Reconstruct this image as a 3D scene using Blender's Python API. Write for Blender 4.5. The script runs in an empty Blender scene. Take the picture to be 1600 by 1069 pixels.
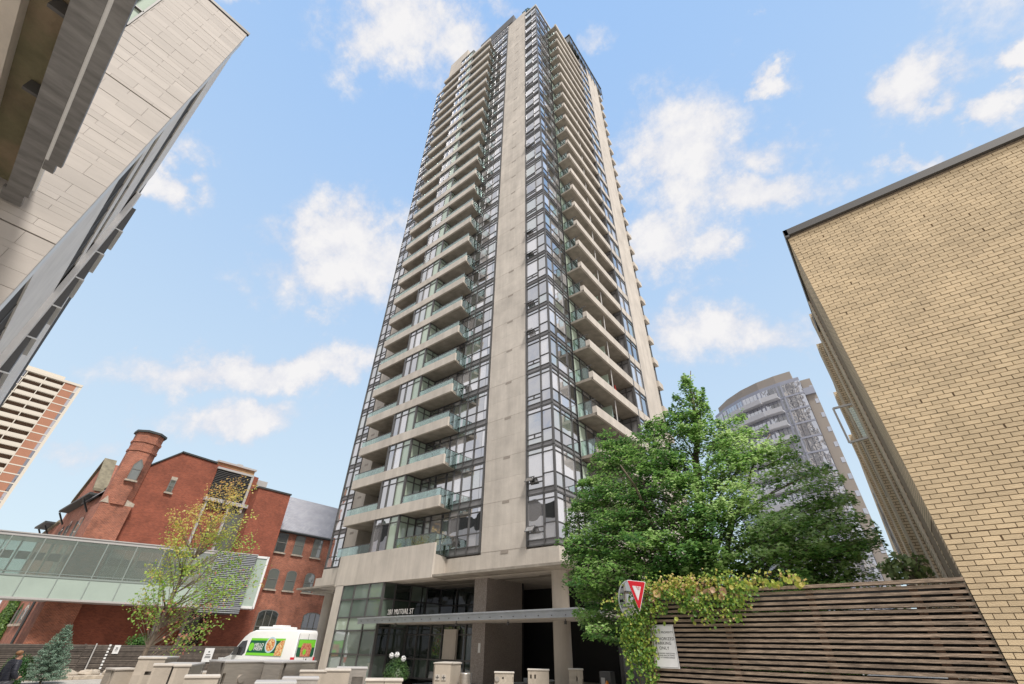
import bpy, math, random
import numpy as np
from mathutils import Vector, Matrix
R_ = math.radians
random.seed(7); rng = np.random.default_rng(7)
scene = bpy.context.scene
COL = scene.collection

# ------------------------------------------------------------------ camera
EYE = 1.6
F_PX, YAW, PITCH, ROLL = 673.72, -0.68049, 0.614767, 0.0202666
cy, sy = math.cos(YAW), math.sin(YAW)
fw = Vector((sy*math.cos(PITCH), cy*math.cos(PITCH), math.sin(PITCH)))
rt = Vector((cy, -sy, 0)); up = rt.cross(fw)
rt2 = rt*math.cos(ROLL)+up*math.sin(ROLL); up2 = up*math.cos(ROLL)-rt*math.sin(ROLL)
cam_d = bpy.data.cameras.new('camera'); cam = bpy.data.objects.new('camera', cam_d); COL.objects.link(cam)
cam.matrix_world = Matrix(((rt2.x, up2.x, -fw.x, 0), (rt2.y, up2.y, -fw.y, 0), (rt2.z, up2.z, -fw.z, EYE), (0, 0, 0, 1)))
cam_d.sensor_width = 36; cam_d.lens = F_PX/1600*36; cam_d.clip_start = 0.05; cam_d.clip_end = 3000
scene.camera = cam
def ray(x, y):
    """direction in the world seen at pixel x, y of the 1600 px photograph"""
    return rt2*((x-800)/F_PX)+up2*(-(y-534.5)/F_PX)+fw
def az_pt(azd, d): return (math.sin(R_(azd))*d, math.cos(R_(azd))*d)

# ------------------------------------------------------------------ light
SUN_DIR = Vector((0.52, -0.25, 0.82)).normalized()      # towards the sun
sun_d = bpy.data.lights.new('sun', 'SUN'); sun = bpy.data.objects.new('sun', sun_d); COL.objects.link(sun)
sun_d.energy = 3.0; sun_d.angle = R_(10); sun_d.color = (1.0, 0.95, 0.89)
sun.rotation_euler = SUN_DIR.to_track_quat('Z', 'Y').to_euler()
scene.view_settings.view_transform = 'Standard'; scene.view_settings.look = 'None'
scene.view_settings.exposure = 0.55; scene.view_settings.gamma = 1; scene.view_settings.use_curve_mapping = False
scene.cycles.max_bounces = 7; scene.cycles.transparent_max_bounces = 16
scene.cycles.diffuse_bounces = 4; scene.cycles.glossy_bounces = 4
world = bpy.data.worlds.new('World'); scene.world = world; world.use_nodes = True
def build_world():
    nt = world.node_tree; N = nt.nodes; L = nt.links; N.clear()
    out = N.new('ShaderNodeOutputWorld'); bg = N.new('ShaderNodeBackground'); L.new(bg.outputs[0], out.inputs[0])
    bg.inputs[1].default_value = 0.12
    sky = N.new('ShaderNodeTexSky'); sky.sky_type = 'NISHITA'; sky.sun_disc = False
    sky.sun_elevation = math.asin(SUN_DIR.z); sky.sun_rotation = math.atan2(SUN_DIR.x, SUN_DIR.y)
    sky.air_density = 1.0; sky.dust_density = 1.2; sky.ozone_density = 1.6
    tc = N.new('ShaderNodeTexCoord')
    def vm(op, a, b=None):
        n = N.new('ShaderNodeVectorMath'); n.operation = op
        for i, v in enumerate((a, b)):
            if v is None: continue
            if isinstance(v, (tuple, Vector)): n.inputs[i].default_value = tuple(v)
            else: L.new(v, n.inputs[i])
        return n
    def mt(op, a, b=None, c=None, clamp=False):
        n = N.new('ShaderNodeMath'); n.operation = op; n.use_clamp = clamp
        for i, v in enumerate((a, b, c)):
            if v is None: continue
            if isinstance(v, (int, float)): n.inputs[i].default_value = v
            else: L.new(v, n.inputs[i])
        return n.outputs[0]
    D = tc.outputs['Generated']
    # domain warp so that cloud outlines billow
    nz = N.new('ShaderNodeTexNoise'); nz.inputs['Scale'].default_value = 5.5; nz.inputs['Detail'].default_value = 7; nz.inputs['Roughness'].default_value = 0.62
    L.new(D, nz.inputs['Vector'])
    sub = vm('SUBTRACT', nz.outputs['Color'], (0.5, 0.5, 0.5)); sc = vm('SCALE', sub.outputs[0]); sc.inputs['Scale'].default_value = 0.20
    W = vm('ADD', D, sc.outputs[0]).outputs[0]
    clouds = [  # px x, y, half width, half height, weight: where the photographed clouds stand in the sky
        (620, 45, 95, 55, 1.0), (720, 70, 70, 60, .75), (545, 60, 40, 45, .75), (780, 10, 60, 25, .6),
        (520, 370, 75, 58, 1.05), (560, 420, 125, 60, .9), (600, 360, 60, 45, .8), (470, 400, 35, 40, .7),
        (430, 580, 165, 30, 1.0), (360, 655, 75, 30, .9), (280, 272, 42, 44, 1.05), (245, 290, 35, 20, .7), (405, 315, 18, 12, .6),
        (1060, 235, 105, 85, .9), (1090, 200, 40, 40, .9), (1150, 235, 85, 40, .8), (1010, 260, 75, 60, .9), (1175, 300, 95, 38, .9), (1060, 300, 110, 55, .7),
        (1030, 370, 70, 55, .95), (1120, 385, 48, 34, .85), (985, 180, 30, 25, .6),
        (1120, 515, 120, 42, .9), (1060, 500, 60, 45, .85), (1215, 130, 34, 24, .95), (1190, 155, 20, 12, .6),
        (1420, 140, 48, 55, 1.0), (1460, 185, 35, 25, .7), (1385, 165, 40, 25, .7), (1585, 100, 32, 22, .9), (1550, 205, 34, 26, .9), (1335, 290, 40, 22, .5),
        (940, 60, 32, 22, .45), (505, 500, 32, 14, .5), (215, 533, 22, 8, .5), (1150, 5, 34, 12, .7), (395, 5, 40, 16, .5), (1430, 262, 50, 16, .6), (130, 690, 120, 26, .45), (1595, 155, 20, 14, .6), (1290, 620, 60, 18, .4)]
    field = None
    for (x, y, rx, ry, w) in clouds:
        c0 = ray(x, y); s = c0.length; c = c0/s
        u = rt2.copy(); u = (u-c*u.dot(c)).normalized(); v = c.cross(u)
        ru, rv = rx/F_PX/s*1.25, ry/F_PX/s*1.25
        d = vm('SUBTRACT', W, c).outputs[0]
        a = vm('DOT_PRODUCT', d, u/ru).outputs['Value']; b = vm('DOT_PRODUCT', d, v/rv).outputs['Value']; e = vm('DOT_PRODUCT', d, c*(2.0/max(ru, rv))).outputs['Value']
        q = mt('ADD', mt('ADD', mt('MULTIPLY', a, a), mt('MULTIPLY', b, b)), mt('MULTIPLY', e, e))
        f = mt('MULTIPLY', mt('EXPONENT', mt('MULTIPLY', q, -1.15)), w*1.32)
        field = f if field is None else mt('SMOOTH_MAX', field, f, .12)
    # beyond the frame, denser cloud is added to fill shade and whiten reflections
    vd = vm('DOT_PRODUCT', D, fw).outputs['Value']
    outside = mt('SUBTRACT', 1.0, mt('MULTIPLY_ADD', vd, 5.0, -2.3, clamp=True))
    n2 = N.new('ShaderNodeTexNoise'); n2.inputs['Scale'].default_value = 2.3; n2.inputs['Detail'].default_value = 8; n2.inputs['Roughness'].default_value = 0.6
    L.new(D, n2.inputs['Vector'])
    gen = mt('MULTIPLY', mt('MULTIPLY_ADD', n2.outputs[0], 7.0, -1.9, clamp=True), outside)
    n3 = N.new('ShaderNodeTexNoise'); n3.inputs['Scale'].default_value = 15; n3.inputs['Detail'].default_value = 7; n3.inputs['Roughness'].default_value = 0.65
    L.new(D, n3.inputs['Vector'])
    tot = mt('ADD', field, gen)
    tot = mt('ADD', tot, mt('MULTIPLY_ADD', n3.outputs[0], 1.5, -0.80))
    mask = N.new('ShaderNodeMapRange'); mask.interpolation_type = 'SMOOTHSTEP'
    mask.inputs[1].default_value = 0.22; mask.inputs[2].default_value = 0.95
    L.new(tot, mask.inputs[0])
    # whiter cores, lavender thin parts
    core = N.new('ShaderNodeMapRange'); core.inputs[1].default_value = 0.2; core.inputs[2].default_value = 1.2; L.new(mt('ADD', tot, mt('MULTIPLY_ADD', n3.outputs[0], 1.2, -.6)), core.inputs[0])
    cc = N.new('ShaderNodeMix'); cc.data_type = 'RGBA'; L.new(core.outputs[0], cc.inputs[0])
    cc.inputs[6].default_value = (3.75, 3.95, 4.6, 1); cc.inputs[7].default_value = (5.2, 5.15, 5.2, 1)
    # haze brightens and greys the sky towards the ground
    sep = N.new('ShaderNodeSeparateXYZ'); L.new(D, sep.inputs[0])
    hz = mt('POWER', mt('SUBTRACT', 1.0, mt('MAXIMUM', sep.outputs[2], 0.0), clamp=True), 1.05)
    tint = N.new('ShaderNodeMix'); tint.data_type = 'RGBA'; tint.inputs[0].default_value = 0.90
    L.new(sky.outputs[0], tint.inputs[6]); 
    hm = N.new('ShaderNodeMix'); hm.data_type = 'RGBA'; L.new(hz, hm.inputs[0])
    hm.inputs[6].default_value = (2.05, 3.35, 5.5, 1); hm.inputs[7].default_value = (4.35, 5.1, 5.35, 1)
    L.new(hm.outputs[2], tint.inputs[7])
    fin = N.new('ShaderNodeMix'); fin.data_type = 'RGBA'
    L.new(mask.outputs[0], fin.inputs[0]); L.new(tint.outputs[2], fin.inputs[6]); L.new(cc.outputs[2], fin.inputs[7])
    L.new(fin.outputs[2], bg.inputs[0])
build_world()

# ------------------------------------------------------------------ helpers
class MB:
    """collects faces into ONE mesh, with a random value per added piece"""
    def __init__(s): s.v = []; s.f = []; s.m = []; s.r = []
    def raw(s, vs, fs, m=0, r=None):
        o = len(s.v); s.v += [tuple(p) for p in vs]; r = random.random() if r is None else r
        for f in fs: s.f.append([o+i for i in f]); s.m.append(m); s.r.append(r)
    def box(s, x0, x1, y0, y1, z0, z1, m=0, r=None):
        if x0 > x1: x0, x1 = x1, x0
        if y0 > y1: y0, y1 = y1, y0
        s.raw([(x0, y0, z0), (x1, y0, z0), (x1, y1, z0), (x0, y1, z0), (x0, y0, z1), (x1, y0, z1), (x1, y1, z1), (x0, y1, z1)],
              [(0, 3, 2, 1), (4, 5, 6, 7), (0, 1, 5, 4), (1, 2, 6, 5), (2, 3, 7, 6), (3, 0, 4, 7)], m, r)
    def ob(s, o, u, n, u0, u1, n0, n1, z0, z1, m=0, r=None):
        """box in the frame of a wall: along u, out along n, up z"""
        P = lambda a, b, c: (o[0]+u[0]*a+n[0]*b, o[1]+u[1]*a+n[1]*b, o[2]+c)
        vs = [P(u0, n0, z0), P(u1, n0, z0), P(u1, n1, z0), P(u0, n1, z0), P(u0, n0, z1), P(u1, n0, z1), P(u1, n1, z1), P(u0, n1, z1)]
        fs = [(0, 3, 2, 1), (4, 5, 6, 7), (0, 1, 5, 4), (1, 2, 6, 5), (2, 3, 7, 6), (3, 0, 4, 7)]
        if (u[0]*n[1]-u[1]*n[0])*(u1-u0)*(n1-n0) < 0: fs = [f[::-1] for f in fs]
        s.raw(vs, fs, m, r)
    def prism(s, poly, d, m=0):
        """closed polygon (3d points) extruded by vector d"""
        n = len(poly); d = Vector(d); a = [Vector(p) for p in poly]; b = [p+d for p in a]
        nrm = Vector((0, 0, 0))
        for i in range(n): nrm += a[i].cross(a[(i+1) % n])
        fs = [list(range(n)), list(range(2*n-1, n-1, -1))]+[(i, i+n, (i+1) % n+n, (i+1) % n) for i in range(n)]
        if nrm.dot(d) > 0: fs = [f[::-1] for f in fs]
        s.raw(a+b, fs, m)
    def tube(s, p, q, r0, r1=None, n=6, m=0, cap=True):
        p = Vector(p); q = Vector(q); r1 = r0 if r1 is None else r1; d = (q-p).normalized()
        a = d.orthogonal().normalized(); b = d.cross(a)
        vs = [p+(a*math.cos(2*math.pi*i/n)+b*math.sin(2*math.pi*i/n))*r0 for i in range(n)]+[q+(a*math.cos(2*math.pi*i/n)+b*math.sin(2*math.pi*i/n))*r1 for i in range(n)]
        fs = [(i, (i+1) % n, (i+1) % n+n, i+n) for i in range(n)]
        if cap: fs += [list(range(n))[::-1], list(range(n, 2*n))]
        s.raw(vs, fs, m)
    def lathe(s, c, prof, n=24, m=0):
        vs = []; fs = []; k = len(prof)
        for i in range(n):
            a = 2*math.pi*i/n
            for (r, z) in prof: vs.append((c[0]+r*math.cos(a), c[1]+r*math.sin(a), c[2]+z))
        for i in range(n):
            for j in range(k-1): fs.append((i*k+j, ((i+1) % n)*k+j, ((i+1) % n)*k+j+1, i*k+j+1))
        s.raw(vs, fs, m)
    def mesh(s, name, mats):
        me = bpy.data.meshes.new(name); me.from_pydata(s.v, [], s.f)
        for m in (mats if isinstance(mats, (list, tuple)) else [mats]): me.materials.append(m)
        me.polygons.foreach_set('material_index', s.m)
        a = me.attributes.new('rnd', 'FLOAT', 'FACE'); a.data.foreach_set('value', s.r); me.update(); return me
WL = {}
def link(name, me, parent=None, loc=(0, 0, 0), rz=0):
    """links an object whose WORLD position is loc, under parent"""
    o = bpy.data.objects.new(name, me); COL.objects.link(o); WL[o] = Vector(loc)
    if parent is not None:
        o.parent = parent; o.location = Vector(loc)-WL[parent]
    else: o.location = loc
    o.rotation_euler[2] = rz
    return o
def build(mb, name, mats, parent=None, loc=(0, 0, 0), kind=None, rz=0):
    o = link(name, mb.mesh(name, mats), parent, loc, rz)
    if kind: o['kind'] = kind
    return o
def tag(o, label, cat, group=None, kind=None):
    if label: o['label'] = label
    if cat: o['category'] = cat
    if group: o['group'] = group
    if kind: o['kind'] = kind
    return o
def thing(name, label, cat, loc=(0, 0, 0), rz=0, group=None):
    return tag(link(name, None, None, loc, rz), label, cat, group)
def smooth(o):
    for p in o.data.polygons: p.use_smooth = True
    return o
def bevel(o, w, seg=2):
    m = o.modifiers.new('bevel', 'BEVEL'); m.width = w; m.segments = seg; m.limit_method = 'ANGLE'; return o
def text(s, name, mat, parent, loc, rot, size, ext=0.004, align='CENTER', sx=1.0, bold=.006):
    c = bpy.data.curves.new(name, 'FONT'); c.body = s; c.size = size; c.extrude = ext; c.offset = size*bold; c.space_character = 1.12; c.align_x = align; c.align_y = 'CENTER'; c.materials.append(mat)
    tmp = bpy.data.objects.new(name, c); me = bpy.data.meshes.new_from_object(tmp); bpy.data.objects.remove(tmp)
    o = link(name, me, parent, loc); o.rotation_euler = rot; o.scale = (sx, 1, 1); return o

# ------------------------------------------------------------------ materials
def mat(name, col, rough=0.7, metal=0.0, spec=0.5, var=0.0, nscale=3.0, bump=0.0, bscale=40.0, rnd=0.0, stain=0.0, coords='Object', stretch=(1, 1, 1), col2=None, c2s=8.0):
    m = bpy.data.materials.new(name); m.use_nodes = True; nt = m.node_tree; N = nt.nodes; L = nt.links
    b = N['Principled BSDF']; b.inputs['Roughness'].default_value = rough; b.inputs['Metallic'].default_value = metal
    b.inputs['Specular IOR Level'].default_value = spec
    tc = N.new('ShaderNodeTexCoord'); mp = N.new('ShaderNodeMapping'); mp.inputs['Scale'].default_value = stretch
    if coords == 'World':
        g = N.new('ShaderNodeNewGeometry'); L.new(g.outputs['Position'], mp.inputs[0])
    else: L.new(tc.outputs[coords], mp.inputs[0])
    rgb = N.new('ShaderNodeRGB'); rgb.outputs[0].default_value = (*col, 1); cur = rgb.outputs[0]
    def noise(sc, det=6, ro=0.6):
        n = N.new('ShaderNodeTexNoise'); n.inputs['Scale'].default_value = sc; n.inputs['Detail'].default_value = det; n.inputs['Roughness'].default_value = ro
        L.new(mp.outputs[0], n.inputs['Vector']); return n.outputs[0]
    def mul(cur, fac, lo, hi, a=0.3, bb=0.7):
        r = N.new('ShaderNodeMapRange'); L.new(fac, r.inputs[0]); r.inputs[1].default_value = a; r.inputs[2].default_value = bb; r.inputs[3].default_value = lo; r.inputs[4].default_value = hi
        v = N.new('ShaderNodeVectorMath'); v.operation = 'SCALE'; L.new(cur, v.inputs[0]); L.new(r.outputs[0], v.inputs['Scale']); return v.outputs[0]
    if col2:
        mx = N.new('ShaderNodeMix'); mx.data_type = 'RGBA'; r = N.new('ShaderNodeMapRange'); L.new(noise(c2s, 5), r.inputs[0]); r.inputs[1].default_value = .42; r.inputs[2].default_value = .6
        L.new(r.outputs[0], mx.inputs[0]); L.new(cur, mx.inputs[6]); mx.inputs[7].default_value = (*col2, 1); cur = mx.outputs[2]
    if var: cur = mul(cur, noise(nscale), 1-var, 1+var)
    if stain:
        mp2 = N.new('ShaderNodeMapping'); mp2.inputs['Scale'].default_value = (1.6, 1.6, 0.16)
        L.new(mp.outputs[0], mp2.inputs[0]); n = N.new('ShaderNodeTexNoise'); n.inputs['Scale'].default_value = 1.0; n.inputs['Detail'].default_value = 8; n.inputs['Roughness'].default_value = .7
        L.new(mp2.outputs[0], n.inputs['Vector']); cur = mul(cur, n.outputs[0], 1-stain, 1+stain*0.25, .32, .62)
    if rnd:
        at = N.new('ShaderNodeAttribute'); at.attribute_name = 'rnd'; oi = N.new('ShaderNodeObjectInfo')
        ad = N.new('ShaderNodeMath'); ad.operation = 'ADD'; L.new(at.outputs['Fac'], ad.inputs[0]); L.new(oi.outputs['Random'], ad.inputs[1])
        fr = N.new('ShaderNodeMath'); fr.operation = 'FRACT'; L.new(ad.outputs[0], fr.inputs[0]); cur = mul(cur, fr.outputs[0], 1-rnd, 1+rnd, 0, 1)
    L.new(cur, b.inputs['Base Color'])
    if bump:
        bp = N.new('ShaderNodeBump'); bp.inputs['Strength'].default_value = bump; bp.inputs['Distance'].default_value = 0.02; L.new(noise(bscale, 4), bp.inputs['Height']); L.new(bp.outputs[0], b.inputs['Normal'])
    return m
def brick_mat(name, c1, c2, mort, w, h, rough=0.85, var=.25, face='auto', mor=0.012, bump=.4):
    """brickwork laid in metres; horizontal coordinate runs along whichever way the wall runs"""
    m = bpy.data.materials.new(name); m.use_nodes = True; nt = m.node_tree; N = nt.nodes; L = nt.links; b = N['Principled BSDF']; b.inputs['Roughness'].default_value = rough
    g = N.new('ShaderNodeNewGeometry'); sp = N.new('ShaderNodeSeparateXYZ'); L.new(g.outputs['Position'], sp.inputs[0]); sn = N.new('ShaderNodeSeparateXYZ'); L.new(g.outputs['True Normal'], sn.inputs[0])
    ab = N.new('ShaderNodeMath'); ab.operation = 'ABSOLUTE'; L.new(sn.outputs[0], ab.inputs[0]); gt = N.new('ShaderNodeMath'); gt.operation = 'GREATER_THAN'; gt.inputs[1].default_value = .6; L.new(ab.outputs[0], gt.inputs[0])
    mx = N.new('ShaderNodeMix'); L.new(gt.outputs[0], mx.inputs[0]); L.new(sp.outputs[0], mx.inputs[2]); L.new(sp.outputs[1], mx.inputs[3])
    cb = N.new('ShaderNodeCombineXYZ'); L.new(mx.outputs[0], cb.inputs[0]); L.new(sp.outputs[2], cb.inputs[1])
    br = N.new('ShaderNodeTexBrick'); L.new(cb.outputs[0], br.inputs['Vector']); br.inputs['Scale'].default_value = 1; br.inputs['Brick Width'].default_value = w; br.inputs['Row Height'].default_value = h
    br.inputs['Mortar Size'].default_value = mor; br.inputs['Color1'].default_value = (*c1, 1); br.inputs['Color2'].default_value = (*c2, 1); br.inputs['Mortar'].default_value = (*mort, 1); br.inputs['Mortar Smooth'].default_value = .2
    n = N.new('ShaderNodeTexNoise'); n.inputs['Scale'].default_value = .7; n.inputs['Detail'].default_value = 8; n.inputs['Roughness'].default_value = .7; L.new(g.outputs['Position'], n.inputs['Vector'])
    r = N.new('ShaderNodeMapRange'); L.new(n.outputs[0], r.inputs[0]); r.inputs[1].default_value = .3; r.inputs[2].default_value = .7; r.inputs[3].default_value = 1-var; r.inputs[4].default_value = 1+var
    v = N.new('ShaderNodeVectorMath'); v.operation = 'SCALE'; L.new(br.outputs[0], v.inputs[0]); L.new(r.outputs[0], v.inputs['Scale']); L.new(v.outputs[0], b.inputs['Base Color'])
    bp = N.new('ShaderNodeBump'); bp.inputs['Strength'].default_value = bump; bp.inputs['Distance'].default_value = .01; bp.invert = True; L.new(br.outputs['Fac'], bp.inputs['Height']); L.new(bp.outputs[0], b.inputs['Normal'])
    return m
def glass_mat(name, ramp, refl=0.3, tint=(.93, .95, 1.0), warp=0.02, rough=0.02):
    """window glass over whatever hangs behind it: ramp lists (share, colour) of curtains, blinds and dark rooms"""
    m = bpy.data.materials.new(name); m.use_nodes = True; nt = m.node_tree; N = nt.nodes; L = nt.links; N.remove(N['Principled BSDF']); out = N['Material Output']
    at = N.new('ShaderNodeAttribute'); at.attribute_name = 'rnd'; oi = N.new('ShaderNodeObjectInfo')
    ad = N.new('ShaderNodeMath'); ad.operation = 'ADD'; L.new(at.outputs['Fac'], ad.inputs[0]); L.new(oi.outputs['Random'], ad.inputs[1])
    fr = N.new('ShaderNodeMath'); fr.operation = 'FRACT'; L.new(ad.outputs[0], fr.inputs[0])
    rp = N.new('ShaderNodeValToRGB'); rp.color_ramp.interpolation = 'CONSTANT'; e = rp.color_ramp.elements; pos = 0
    for i, (sh, c) in enumerate(ramp):
        if i < 2: e[i].position = pos; e[i].color = (*c, 1)
        else: x = e.new(pos); x.color = (*c, 1)
        pos += sh
    L.new(fr.outputs[0], rp.inputs[0])
    df = N.new('ShaderNodeBsdfDiffuse'); L.new(rp.outputs[0], df.inputs[0])
    gl = N.new('ShaderNodeBsdfGlossy'); gl.inputs['Color'].default_value = (*tint, 1); gl.inputs['Roughness'].default_value = rough
    g = N.new('ShaderNodeNewGeometry'); n = N.new('ShaderNodeTexNoise'); n.inputs['Scale'].default_value = .9; n.inputs['Detail'].default_value = 1; L.new(g.outputs['Position'], n.inputs['Vector'])
    bp = N.new('ShaderNodeBump'); bp.inputs['Strength'].default_value = 1; bp.inputs['Distance'].default_value = warp; L.new(n.outputs[0], bp.inputs['Height']); L.new(bp.outputs[0], gl.inputs['Normal'])
    f = N.new('ShaderNodeFresnel'); f.inputs[0].default_value = 1.55
    ma = N.new('ShaderNodeMath'); ma.operation = 'MULTIPLY_ADD'; L.new(f.outputs[0], ma.inputs[0]); ma.inputs[1].default_value = 1-refl; ma.inputs[2].default_value = refl; ma.use_clamp = True
    mx = N.new('ShaderNodeMixShader'); L.new(ma.outputs[0], mx.inputs[0]); L.new(df.outputs[0], mx.inputs[1]); L.new(gl.outputs[0], mx.inputs[2]); L.new(mx.outputs[0], out.inputs[0])
    return m
def clear_mat(name, tint, refl=.06):
    m = bpy.data.materials.new(name); m.use_nodes = True; nt = m.node_tree; N = nt.nodes; L = nt.links; N.remove(N['Principled BSDF']); out = N['Material Output']
    tr = N.new('ShaderNodeBsdfTransparent'); tr.inputs[0].default_value = (*tint, 1); gl = N.new('ShaderNodeBsdfGlossy'); gl.inputs['Roughness'].default_value = .03; gl.inputs[0].default_value = (.92, .97, .95, 1)
    f = N.new('ShaderNodeFresnel'); f.inputs[0].default_value = 1.45; ma = N.new('ShaderNodeMath'); ma.operation = 'MULTIPLY_ADD'; L.new(f.outputs[0], ma.inputs[0]); ma.inputs[1].default_value = .7; ma.inputs[2].default_value = refl
    mx = N.new('ShaderNodeMixShader'); L.new(ma.outputs[0], mx.inputs[0]); L.new(tr.outputs[0], mx.inputs[1]); L.new(gl.outputs[0], mx.inputs[2]); L.new(mx.outputs[0], out.inputs[0]); return m
def frit_mat(name, tint, col, f):
    m = clear_mat(name, tint, .12); nt = m.node_tree; N = nt.nodes; L = nt.links; out = [n for n in N if n.type == 'OUTPUT_MATERIAL'][0]; src = out.inputs[0].links[0].from_socket
    d = N.new('ShaderNodeBsdfDiffuse'); d.inputs[0].default_value = (*col, 1); mx = N.new('ShaderNodeMixShader'); mx.inputs[0].default_value = f; L.new(src, mx.inputs[1]); L.new(d.outputs[0], mx.inputs[2]); L.new(mx.outputs[0], out.inputs[0]); return m
def leaf_mat(name, stops, trans=.35, rough=.45):
    m = bpy.data.materials.new(name); m.use_nodes = True; nt = m.node_tree; N = nt.nodes; L = nt.links; b = N['Principled BSDF']; out = N['Material Output']
    b.inputs['Roughness'].default_value = rough; b.inputs['Specular IOR Level'].default_value = .45
    at = N.new('ShaderNodeAttribute'); at.attribute_name = 'rnd'; rp = N.new('ShaderNodeValToRGB'); e = rp.color_ramp.elements
    for i, (p, c) in enumerate(stops):
        x = e[i] if i < 2 else e.new(p); x.position = p; x.color = (*c, 1)
    oi = N.new('ShaderNodeObjectInfo'); ad = N.new('ShaderNodeMath'); ad.operation = 'ADD'; L.new(at.outputs['Fac'], ad.inputs[0])
    ml = N.new('ShaderNodeMath'); ml.operation = 'MULTIPLY'; ml.inputs[1].default_value = .0; L.new(oi.outputs['Random'], ml.inputs[0]); L.new(ml.outputs[0], ad.inputs[1]); L.new(ad.outputs[0], rp.inputs[0])
    L.new(rp.outputs[0], b.inputs['Base Color']); t = N.new('ShaderNodeBsdfTranslucent'); hs = N.new('ShaderNodeHueSaturation'); hs.inputs['Value'].default_value = 1.5; hs.inputs['Hue'].default_value = .49; L.new(rp.outputs[0], hs.inputs['Color']); L.new(hs.outputs[0], t.inputs[0])
    mx = N.new('ShaderNodeMixShader'); mx.inputs[0].default_value = trans; L.new(b.outputs[0], mx.inputs[1]); L.new(t.outputs[0], mx.inputs[2]); L.new(mx.outputs[0], out.inputs[0]); return m
M = {}
M['conc'] = mat('pale_concrete', (.525, .475, .415), .85, var=.12, nscale=.55, stain=.17, bump=.25, bscale=9, coords='World')
M['soff'] = mat('shade_toned_concrete', (.27, .24, .20), .9, var=.26, nscale=1.4, bump=.35, bscale=5, coords='World', stretch=(1, 1, 1))  # same concrete, colour darkened to paint the shade under slabs
M['frame'] = mat('grey_aluminium', (.105, .102, .10), .45, .3)
M['spand'] = mat('grey_spandrel', (.24, .232, .232), .42, .3, rnd=.12)
M['pale'] = mat('pale_metal_trim', (.5, .48, .46), .45, .2)
M['pane'] = glass_mat('window_glass', [(.30, (.035, .04, .04)), (.22, (.34, .33, .33)), (.14, (.12, .14, .135)), (.22, (.52, .51, .51)), (.12, (.20, .25, .21))], .52, (.97, .97, 1.0))
M['green'] = glass_mat('pale_green_glass', [(.6, (.42, .50, .40)), (.4, (.34, .42, .34))], .10, (.95, 1, .97))
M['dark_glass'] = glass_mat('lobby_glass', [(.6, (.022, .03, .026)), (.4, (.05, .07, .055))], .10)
M['lob_glass'] = glass_mat('lobby_green_glass', [(.5, (.13, .17, .14)), (.5, (.20, .25, .21))], .16)
M['rail'] = clear_mat('green_rail_glass', (.85, .945, .92), .10)
M['grate'] = mat('vent_grille', (.30, .26, .22), .6)
M['red'] = mat('red_fabric', (.6, .05, .04), .7)
M['granite'] = mat('speckled_granite', (.30, .26, .235), .35, var=.45, nscale=26, coords='World')
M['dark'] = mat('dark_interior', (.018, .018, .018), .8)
M['steel_canopy'] = mat('canopy_steel', (.42, .44, .46), .38, .5, var=.1, nscale=2, coords='World')
M['white'] = mat('white_paint', (.78, .78, .77), .4)
M['ybrick'] = mat('buff_brick', (.59, .46, .29), .82, var=.10, nscale=1.1, stain=.10, bump=.35, bscale=60, rnd=.10, coords='World')
M['mortar'] = mat('dark_mortar', (.26, .20, .14), .95, var=.2, nscale=20, coords='World')
M['ybrick_far'] = brick_mat('buff_brick_return', (.60, .48, .32), (.66, .53, .36), (.24, .18, .12), .2, .0684, mor=.010)
M['coping'] = mat('metal_coping', (.10, .095, .09), .5, .3)
M['rbrick'] = brick_mat('red_brick', (.30, .082, .042), (.21, .056, .030), (.25, .11, .08), .22, .075, var=.28, mor=.006)
M['rbrick_old'] = brick_mat('old_red_brick', (.36, .115, .06), (.20, .06, .035), (.40, .22, .16), .22, .075, var=.4, mor=.010)
M['slate'] = brick_mat('slate_shingles', (.36, .36, .38), (.30, .30, .33), (.16, .16, .18), .35, .16, var=.12, mor=.014)
M['stone'] = mat('weathered_stone', (.42, .36, .29), .9, var=.25, nscale=4, coords='World')
M['ogutter'] = mat('dark_gutter', (.06, .065, .065), .6, .3)
M['panel'] = mat('beige_stone_tile', (.43, .39, .35), .75, var=.05, nscale=1.2, rnd=.075, bump=.12, bscale=14, coords='World', stretch=(1, 1, 6))
M['joint'] = mat('open_joint', (.05, .045, .04), .9)
M['wood'] = mat('weathered_slat', (.235, .178, .13), .85, var=.55, nscale=7, bump=.6, bscale=12, rnd=.22, coords='World', stretch=(.8, 3, 6))
M['wood_far'] = mat('weathered_board', (.12, .10, .085), .9, var=.3, nscale=4, rnd=.3, coords='World')
M['post'] = mat('rusty_brown_post', (.13, .075, .045), .8, var=.3, nscale=8, coords='World')
M['blk'] = mat('bush_hammered_stone', (.40, .345, .28), .6, var=.12, nscale=2.5, bump=.2, bscale=40, rnd=.1)
M['inox'] = mat('brushed_steel', (.48, .44, .39), .38, .75, var=.12, nscale=5, stretch=(1, 1, 8))
M['bounce_paving'] = mat('pale_bounce_paving', (.40, .37, .33), .9, var=.15, nscale=2, bump=.3, bscale=60, coords='World')  # unseen ground made pale to bounce light up under the overhangs
M['gravel'] = mat('pale_gravel', (.42, .38, .33), .9, var=.4, nscale=16, bump=.8, bscale=18, coords='World')
M['bark'] = mat('grey_bark', (.16, .125, .095), .9, var=.35, nscale=6, bump=.6, bscale=14, coords='World', stretch=(1, 1, .3))
M['beam'] = mat('galvanised_steel', (.23, .225, .22), .5, .35, var=.30, nscale=2.4, bump=.2, bscale=20, coords='World', stretch=(3.2, .8, 1))
M['rust'] = mat('stained_concrete_soffit', (.26, .20, .13), .95, var=.35, nscale=1.5, bump=.7, bscale=16, coords='World', col2=(.19, .17, .10), c2s=1.1)

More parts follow.
